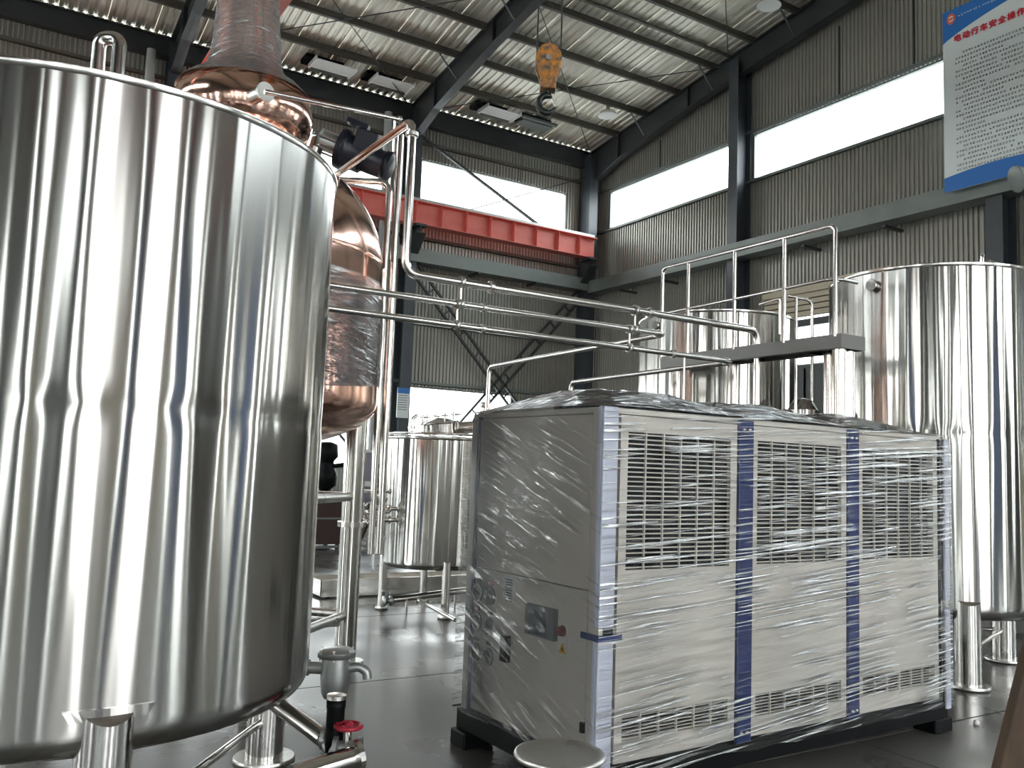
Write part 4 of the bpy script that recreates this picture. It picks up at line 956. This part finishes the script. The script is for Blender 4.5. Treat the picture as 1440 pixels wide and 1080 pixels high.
w = Vector(ORG+ray(490, 1021)*4.0); m = MB(); m.tube([(w.x, w.y, b.z), w], .016, 12); m.build('stem', STEEL_P, t)
m = MB(); m.tube([w+V(.058*math.cos(2*PI*k/24), .058*math.sin(2*PI*k/24), 0) for k in range(25)], .011, 10, caps=False)
for k in range(4): a = k*PI/2; m.tube([w, w+V(.055*math.cos(a), .055*math.sin(a), 0)], .008, 8)
m.lathe([(0, -.015), (.02, -.015), (.02, .015), (0, .02)], w, 14); m.build('handwheel', REDH, t)
m = MB(); fz_ = Vector(ORG+ray(500, 1064)*3.95); m.tube([fz_, Vector(ORG+ray(410, 1092)*3.75)], .05, 20); m.lathe([(0, -.012), (.075, -.012), (.075, -.012), (.075, .012), (.075, .012), (0, .012)], fz_, 24, (Vector(ORG+ray(410, 1092)*3.75)-fz_).to_track_quat('Z', 'Y').to_matrix(), False); m.build('lower_pipe', STEEL_P, t)
m = MB(); m.tube([(b.x, b.y, 0), b], .02, 10); p_ = pB-V(0, 0, .04); m.tube([(p_.x, p_.y, 0), p_], .01, 8); m.build('support', STEEL_D, t)
# round steel stool in front of the chiller corner
q = Vector(ORG+ray(787, 1060)*2.55)
t = thing('round_stool', 'round brushed steel stool top in front of the chiller corner', 'stool', (q.x, q.y, 0))
MB().lathe([(0, -.02), (.11, -.02), (.13, -.012), (.135, -.004), (.132, .004), (.125, .006), (.11, .002), (.0, .004)], q, 56).build('seat', STEEL_D, t)
for k in range(4):
    a = k*PI/2+.5; MB().tube([q+V(.07*math.cos(a), .07*math.sin(a), -.015), (q.x+.12*math.cos(a), q.y+.12*math.sin(a), 0)], .011, 10).build('leg', STEEL_D, t)
m = MB(); m.tube([(q.x+.1*math.cos(2*PI*k/24), q.y+.1*math.sin(2*PI*k/24), .2) for k in range(25)], .007, 8, caps=False); m.build('foot_ring', STEEL_D, t)
# wooden stepladder at right edge
D_ = 2.9
t = thing('wooden_stepladder', 'dark wooden stepladder leaning at the lower right corner', 'ladder', (3.2, 1.7, 0))
def dn(x, y, dpt): return Vector(ORG+ray(x, y)*dpt)
a = dn(1424, 1078, D_); b = dn(1460, 935, D_); dr = (b-a)/(b.z-a.z); lo_ = a-dr*a.z; hi_ = a+dr*(1.55-a.z)
m = MB(); m.bar(lo_, hi_, .11, .05, tuple(CF)); bevel(m.build('rail', WOOD, t), .004)
sh = Vector((CR[0], CR[1], 0))*.20+Vector((CF[0], CF[1], 0))*.05
lo2 = lo_+sh*1.6; hi2 = hi_+sh*.8
m = MB(); m.bar(lo2, hi2, .07, .045, tuple(CF)); bevel(m.build('rail', WOOD, t), .004)
for k in range(1, 5):
    f = k*.29-.16
    if f < 1: bevel(MB().bar(lo_.lerp(hi_, f), lo2.lerp(hi2, f), .10, .032, (0, 0, 1)).build('step', WOOD, t), .004)
top = hi_.lerp(hi2, .5); back = V(top.x+.25, top.y+.25, 0)
for s_ in (0, 1):
    src = hi_ if s_ == 0 else hi2
    m = MB(); m.bar(src, V(src.x+.28+.28, src.y-.05+.1, 0), .045, .045); m.build('rear_leg', WOOD, t)

# low stainless trough and far clutter
t = thing('low_trough', 'long low polished steel trough on the floor behind the small tank', 'trough', (4.9, 9.95, 0))
m = MB(); m.box((3.6, 9.92, .03), (5.9, 9.93, .215)); m.box((3.6, 10.4, .03), (5.9, 10.41, .215)); m.box((3.6, 9.92, .02), (3.61, 10.41, .215)); m.box((5.89, 9.92, .02), (5.9, 10.41, .215)); m.box((3.6, 9.92, .02), (5.9, 10.41, .03)); m.build('pan', STEEL_P, t)
for x in (3.7, 5.8):
    for y in (9.97, 10.36): m = MB(); m.box((x-.03, y-.03, 0), (x+.03, y+.03, .02)); m.build('foot', BLACK, t)
t = thing('brown_bench', 'dark brown steel bench with lower shelf far behind the still', 'bench', (5.2, 15.6, 0))
m = MB(); m.box((4.0, 15.3, .95), (5.98, 16.1, 1.02)); m.build('top', BROWN, t)
m = MB(); m.box((4.05, 15.34, .10), (5.9, 16.05, .92)); m.build('cabinet', BROWN, t)
m = MB(); m.box((4.05, 15.31, .03), (5.9, 15.34, .08)); m.box((4.05, 15.31, .55), (5.9, 15.34, .58)); m.build('trim_bar', GALV, t)
for x in (4.1, 5.85):
    for y in (15.4, 16.0): MB().box((x-.03, y-.03, 0), (x+.03, y+.03, .1)).build('leg', BROWN, t)
t = thing('dark_upright_shape', 'black upright shape with an arm standing beside the far left window', 'machine', (6.2, 18.5, 0))  # unidentified dark upright shape, modelled as a column with an arm
q = ony(456, 700, 17.5); m = MB(); m.lathe([(0, 0), (.28, 0), (.28, .05), (.12, .1), (.1, 1.0), (.22, 1.1), (.24, 1.35), (.16, 1.5), (.16, 1.6), (.24, 1.7), (.22, 1.95), (.1, 2.0), (0, 2.0)], (q.x, q.y, 0), 20); t.location = (q.x, q.y, 0); m.build('column', BLACK, t)
m = MB(); m.tube([(q.x+.1, q.y-.1, 1.5), (q.x+.38, q.y-.2, 1.55), (q.x+.42, q.y-.2, 1.4)], .05, 10, bend=.04); m.build('arm', BLACK, t)
q = ony(514, 735, 19.6); t = thing('display_cabinet', 'white framed cabinet with lilac glass panes by the back wall', 'cabinet', (q.x, 19.6, 0))
x0, x1 = ony(505, 680, 19.6).x, ony(524, 680, 19.6).x; zt2 = ony(515, 632, 19.6).z; zm = ony(515, 678, 19.6).z
m = MB(); 
for a_, b_ in ((x0-.1, x0), (x1-.02, x1+.06)): m.box((a_, 19.6, 0), (b_, 20.0, zt2))
m.box((x0-.1, 19.6, zt2-.07), (x1+.06, 20.0, zt2)); m.box((x0-.1, 19.6, zm-.1), (x1+.06, 20.0, zm+.02)); m.box((x0-.1, 19.6, 0), (x1+.06, 20.0, .06)); m.build('frame', WHITE, t)
for za, zb_ in ((.06, zm-.1), (zm+.02, zt2-.07)): MB().box((x0, 19.63, za), (x1, 19.65, zb_)).build('pane', LILAC, t)
MB().box((x0-.09, 19.95, .06), (x1+.05, 19.99, zt2-.07)).build('back_board', SLATE, t)
t = thing('wooden_trestle', 'brown wooden trestle with dark top beyond the still legs', 'trestle', tuple(onz(517, 768)))
q0 = onz(517, 768); tp = ony(528, 728, q0.y); m = MB(); m.bar(q0, tp, .09, .06); m.build('leg', WOOD, t)
for dx_, dy_ in ((1.3, 0), (0, .5), (1.3, .5)): MB().bar(q0+V(dx_, dy_, 0), V(tp.x+dx_*.7, tp.y+dy_*.5, tp.z), .08, .06).build('leg', WOOD, t)
MB().box((tp.x-.5, tp.y-.15, tp.z), (tp.x+1.4, tp.y+.5, tp.z+.12)).build('top_plank', BROWN, t)
# small things near the right tank on the floor
MB().lathe([(0, 0), (.018, 0), (.02, .015), (.012, .03), (0, .032)], onz(1373, 1019), 12).build('bottle_cap', WHITE, None, label='tiny white cap lying on the floor right of the chiller', category='litter')

# ------------------------------------------------------------------ signs
SX = 14.9
yl = onx(1327, 150, SX).y; zt_s = onx(1324.4, 20, SX).z; zb_s = onx(1330, 271, SX).z
pitchc = (onx(1346.7, 52, SX).y-onx(1436, 20, SX).y)/7
wid = 2*(yl-onx(1346.7, 52, SX).y)+9*pitchc
yr = yl-wid
sg = thing('safety_sign', 'large hanging sign with red Chinese title and blue edges at the top right', 'sign', (SX, (yl+yr)/2, zb_s))
MB().box((SX, yr, zb_s), (SX+.03, yl, zt_s)).build('board', SIGNW, sg)
def sp_(u, v, d=.004): return Vector((SX-d, yl-u, zb_s+v))    # u rightwards on the sign, v up
H_ = zt_s-zb_s
m = MB(); n = 24; top_ = []; bot_ = []
for k in range(n+1):
    w_ = k/n; u = wid*w_; v = H_-(.62-.40*math.sin(min(1, w_*1.0)*PI/2)**.8 if True else 0)
    top_.append(sp_(u, H_-.0)); bot_.append(sp_(u, v))
m.add(top_+bot_, [(k, n+1+k, n+2+k, k+1) for k in range(n)]); m.build('blue_header', SIGNB, sg)
m = MB(); a_ = [sp_(wid*k/n, .0) for k in range(n+1)]; b_ = [sp_(wid*k/n, .27+.07*math.sin(k/n*PI)) for k in range(n+1)]; m.add(a_+b_, [(k, k+1, n+2+k, n+1+k) for k in range(n)]); m.build('blue_footer', SIGNB, sg)
uz = lambda x, y: (yl-onx(x, y, SX).y, onx(x, y, SX).z-zb_s)
def text_mesh(s_, size, u, v, mt, name, d=.008, bold=.0):
    c = bpy.data.curves.new(name, 'FONT'); c.body = s_; c.size = size; c.align_x = 'CENTER'; c.align_y = 'CENTER'
    o = bpy.data.objects.new(name, c); COL.objects.link(o); dg = bpy.context.evaluated_depsgraph_get(); dg.update()
    me = bpy.data.meshes.new_from_object(o.evaluated_get(dg)); bpy.data.objects.remove(o)
    if bold:
        V0 = [v.co.copy() for v in me.vertices]; F0 = [tuple(p.vertices) for p in me.polygons]; nv = len(V0); VV = []; FF = []
        for i, (bx_, by_) in enumerate(((0, 0), (bold, 0), (-bold, 0), (0, bold), (0, -bold))):
            VV += [(v.x+bx_, v.y+by_, v.z+i*.0004) for v in V0]; FF += [tuple(k+i*nv for k in f) for f in F0]
        me = bpy.data.meshes.new(name); me.from_pydata(VV, [], FF)
    me.materials.clear(); me.materials.append(mt)
    o = bpy.data.objects.new(name, me); COL.objects.link(o); o.parent = sg
    p_ = sp_(u, v, d)-sg.location
    # text x -> -Y world, text y -> Z world, normal -> -X
    o.matrix_local = Matrix(((0, 0, -1, p_.x), (-1, 0, 0, p_.y), (0, 1, 0, p_.z), (0, 0, 0, 1)))
    return o
for k, chx in enumerate('电动行车安全操作规程'):
    u_, v_ = uz(1346.7, 52); u_ += k*pitchc; v_ = (v_+uz(1436, 20)[1])/2
    text_mesh(chx, pitchc*.88, u_, v_, SIGNR, 'title_character', bold=0.008)
# logo and small header marks
u_, v_ = uz(1337.5, 27)
m = MB(); c_ = sp_(u_, v_, .007); m.add([c_]+[c_+V(0, .085*math.cos(2*PI*k/24), .105*math.sin(2*PI*k/24)) for k in range(24)], [(0, 1+k, 1+(k+1) % 24) for k in range(24)]); lgo = m.build('logo', LOGO, sg)
m = MB(); 
for a0_, a1_, r0_, r1_ in ((.4, 2.6, .03, .055), (3.5, 5.6, .03, .055)):
    pp = []
    for k in range(9):
        a = a0_+(a1_-a0_)*k/8; pp.append((a, r0_)); 
    A_ = [c_+V(-.002, r0_*math.cos(a), r0_*math.sin(a)) for a, _ in pp]; B_ = [c_+V(-.002, r1_*math.cos(a), r1_*math.sin(a)) for a, _ in pp]
    m.add(A_+B_, [(k, k+1, 10+k, 9+k) for k in range(8)])
m.build('logo_mark', SIGNW, sg)
m = MB(); rnd = random.Random(3)
for k in range(16):
    uu = u_+.16+k*.055; vv_ = v_-.0
    for i in range(3): a = rnd.uniform(-.016, .016); c2 = sp_(uu+rnd.uniform(-.012, .012), vv_+a, .007); m.add([c2+V(0, .014, -.004), c2+V(0, -.014, -.004), c2+V(0, -.014, .004), c2+V(0, .014, .004)], [(0, 1, 2, 3)])
m.build('company_line', SIGNW, sg)
m = MB(); vtop = uz(1350, 75)[1]; vbot = uz(1345, 240)[1]; nl = 27
for r_ in range(nl):
    v_ = vtop-(vtop-vbot)*r_/(nl-1); u0 = .26+(.14 if r_ % 3 == 0 else 0); u1 = wid-.2
    if r_ % 3 == 2: u1 = wid*rnd.uniform(.3, .9)
    uu = u0
    while uu < u1:
        if rnd.random() > .04:
            for i in range(4):
                hor = i < 2; du = rnd.uniform(-.003, .003) if hor else rnd.choice((-.013, 0, .013)); dv = (.014, -.012)[i] if hor else rnd.uniform(-.003, .003)
                if hor and rnd.random() < .25: dv = 0
                c2 = sp_(uu+du, v_+dv, .006)
                a, b = (.018, .0032) if hor else (.0034, .019)
                if i == 3 and rnd.random() < .5: continue
                m.add([c2+V(0, a, -b), c2+V(0, -a, -b), c2+V(0, -a, b), c2+V(0, a, b)], [(0, 1, 2, 3)])
        uu += .056
m.build('body_text', INK, sg, kind='stuff')
MB().box((SX+.03, yr+.2, zb_s+.3), (SX+.2, yr+.3, zb_s+.4)).box((SX+.03, yl-.3, zb_s+.3), (SX+.2, yl-.2, zb_s+.4)).build('mount', DARKST, sg)
q = onx(1437, 250, 14.3); t = thing('wall_floodlight', 'round grey lamp housing at the foot of the large sign', 'lamp', tuple(q))
Rl = Vector((-.8, .5, -.3)).to_track_quat('Z', 'Y').to_matrix(); m = MB(); m.lathe([(0, -.2), (.07, -.19), (.16, -.08), (.2, .05), (.2, .05), (.22, .06), (.22, .1), (.22, .1), (.17, .12), (0, .12)], q, 32, Rl); m.build('housing', GALV, t)
m = MB(); m.bar(q+V(.1, -.05, -.1), q+V(.9, -.1, -.1), .06, .06); m.build('bracket', GALV, t)
m = MB(); m.box((q.x+.1, q.y-.35, q.z-.95), (q.x+.2, q.y-.1, q.z-.2)); m.build('driver_box', PIPEG, t)
# small notice on the middle back column
q = ony(565, 568, WB-.55); t = thing('column_notice', 'small white and blue notice on the middle back column', 'sign', tuple(q))
a_ = ony(559, 545, WB-.55); b_ = ony(571, 588, WB-.55)
MB().box((a_.x, WB-.57, b_.z), (b_.x+.05, WB-.55, a_.z)).build('board', SIGNW, t)
MB().box((a_.x, WB-.575, a_.z-.14), (b_.x+.05, WB-.57, a_.z)).build('header_band', SIGNB, t)
m = MB()
for k in range(7): m.box((a_.x+.03, WB-.574, a_.z-.2-k*.06), (b_.x+.0, WB-.57, a_.z-.185-k*.06))
m.build('text_lines', INK, t)
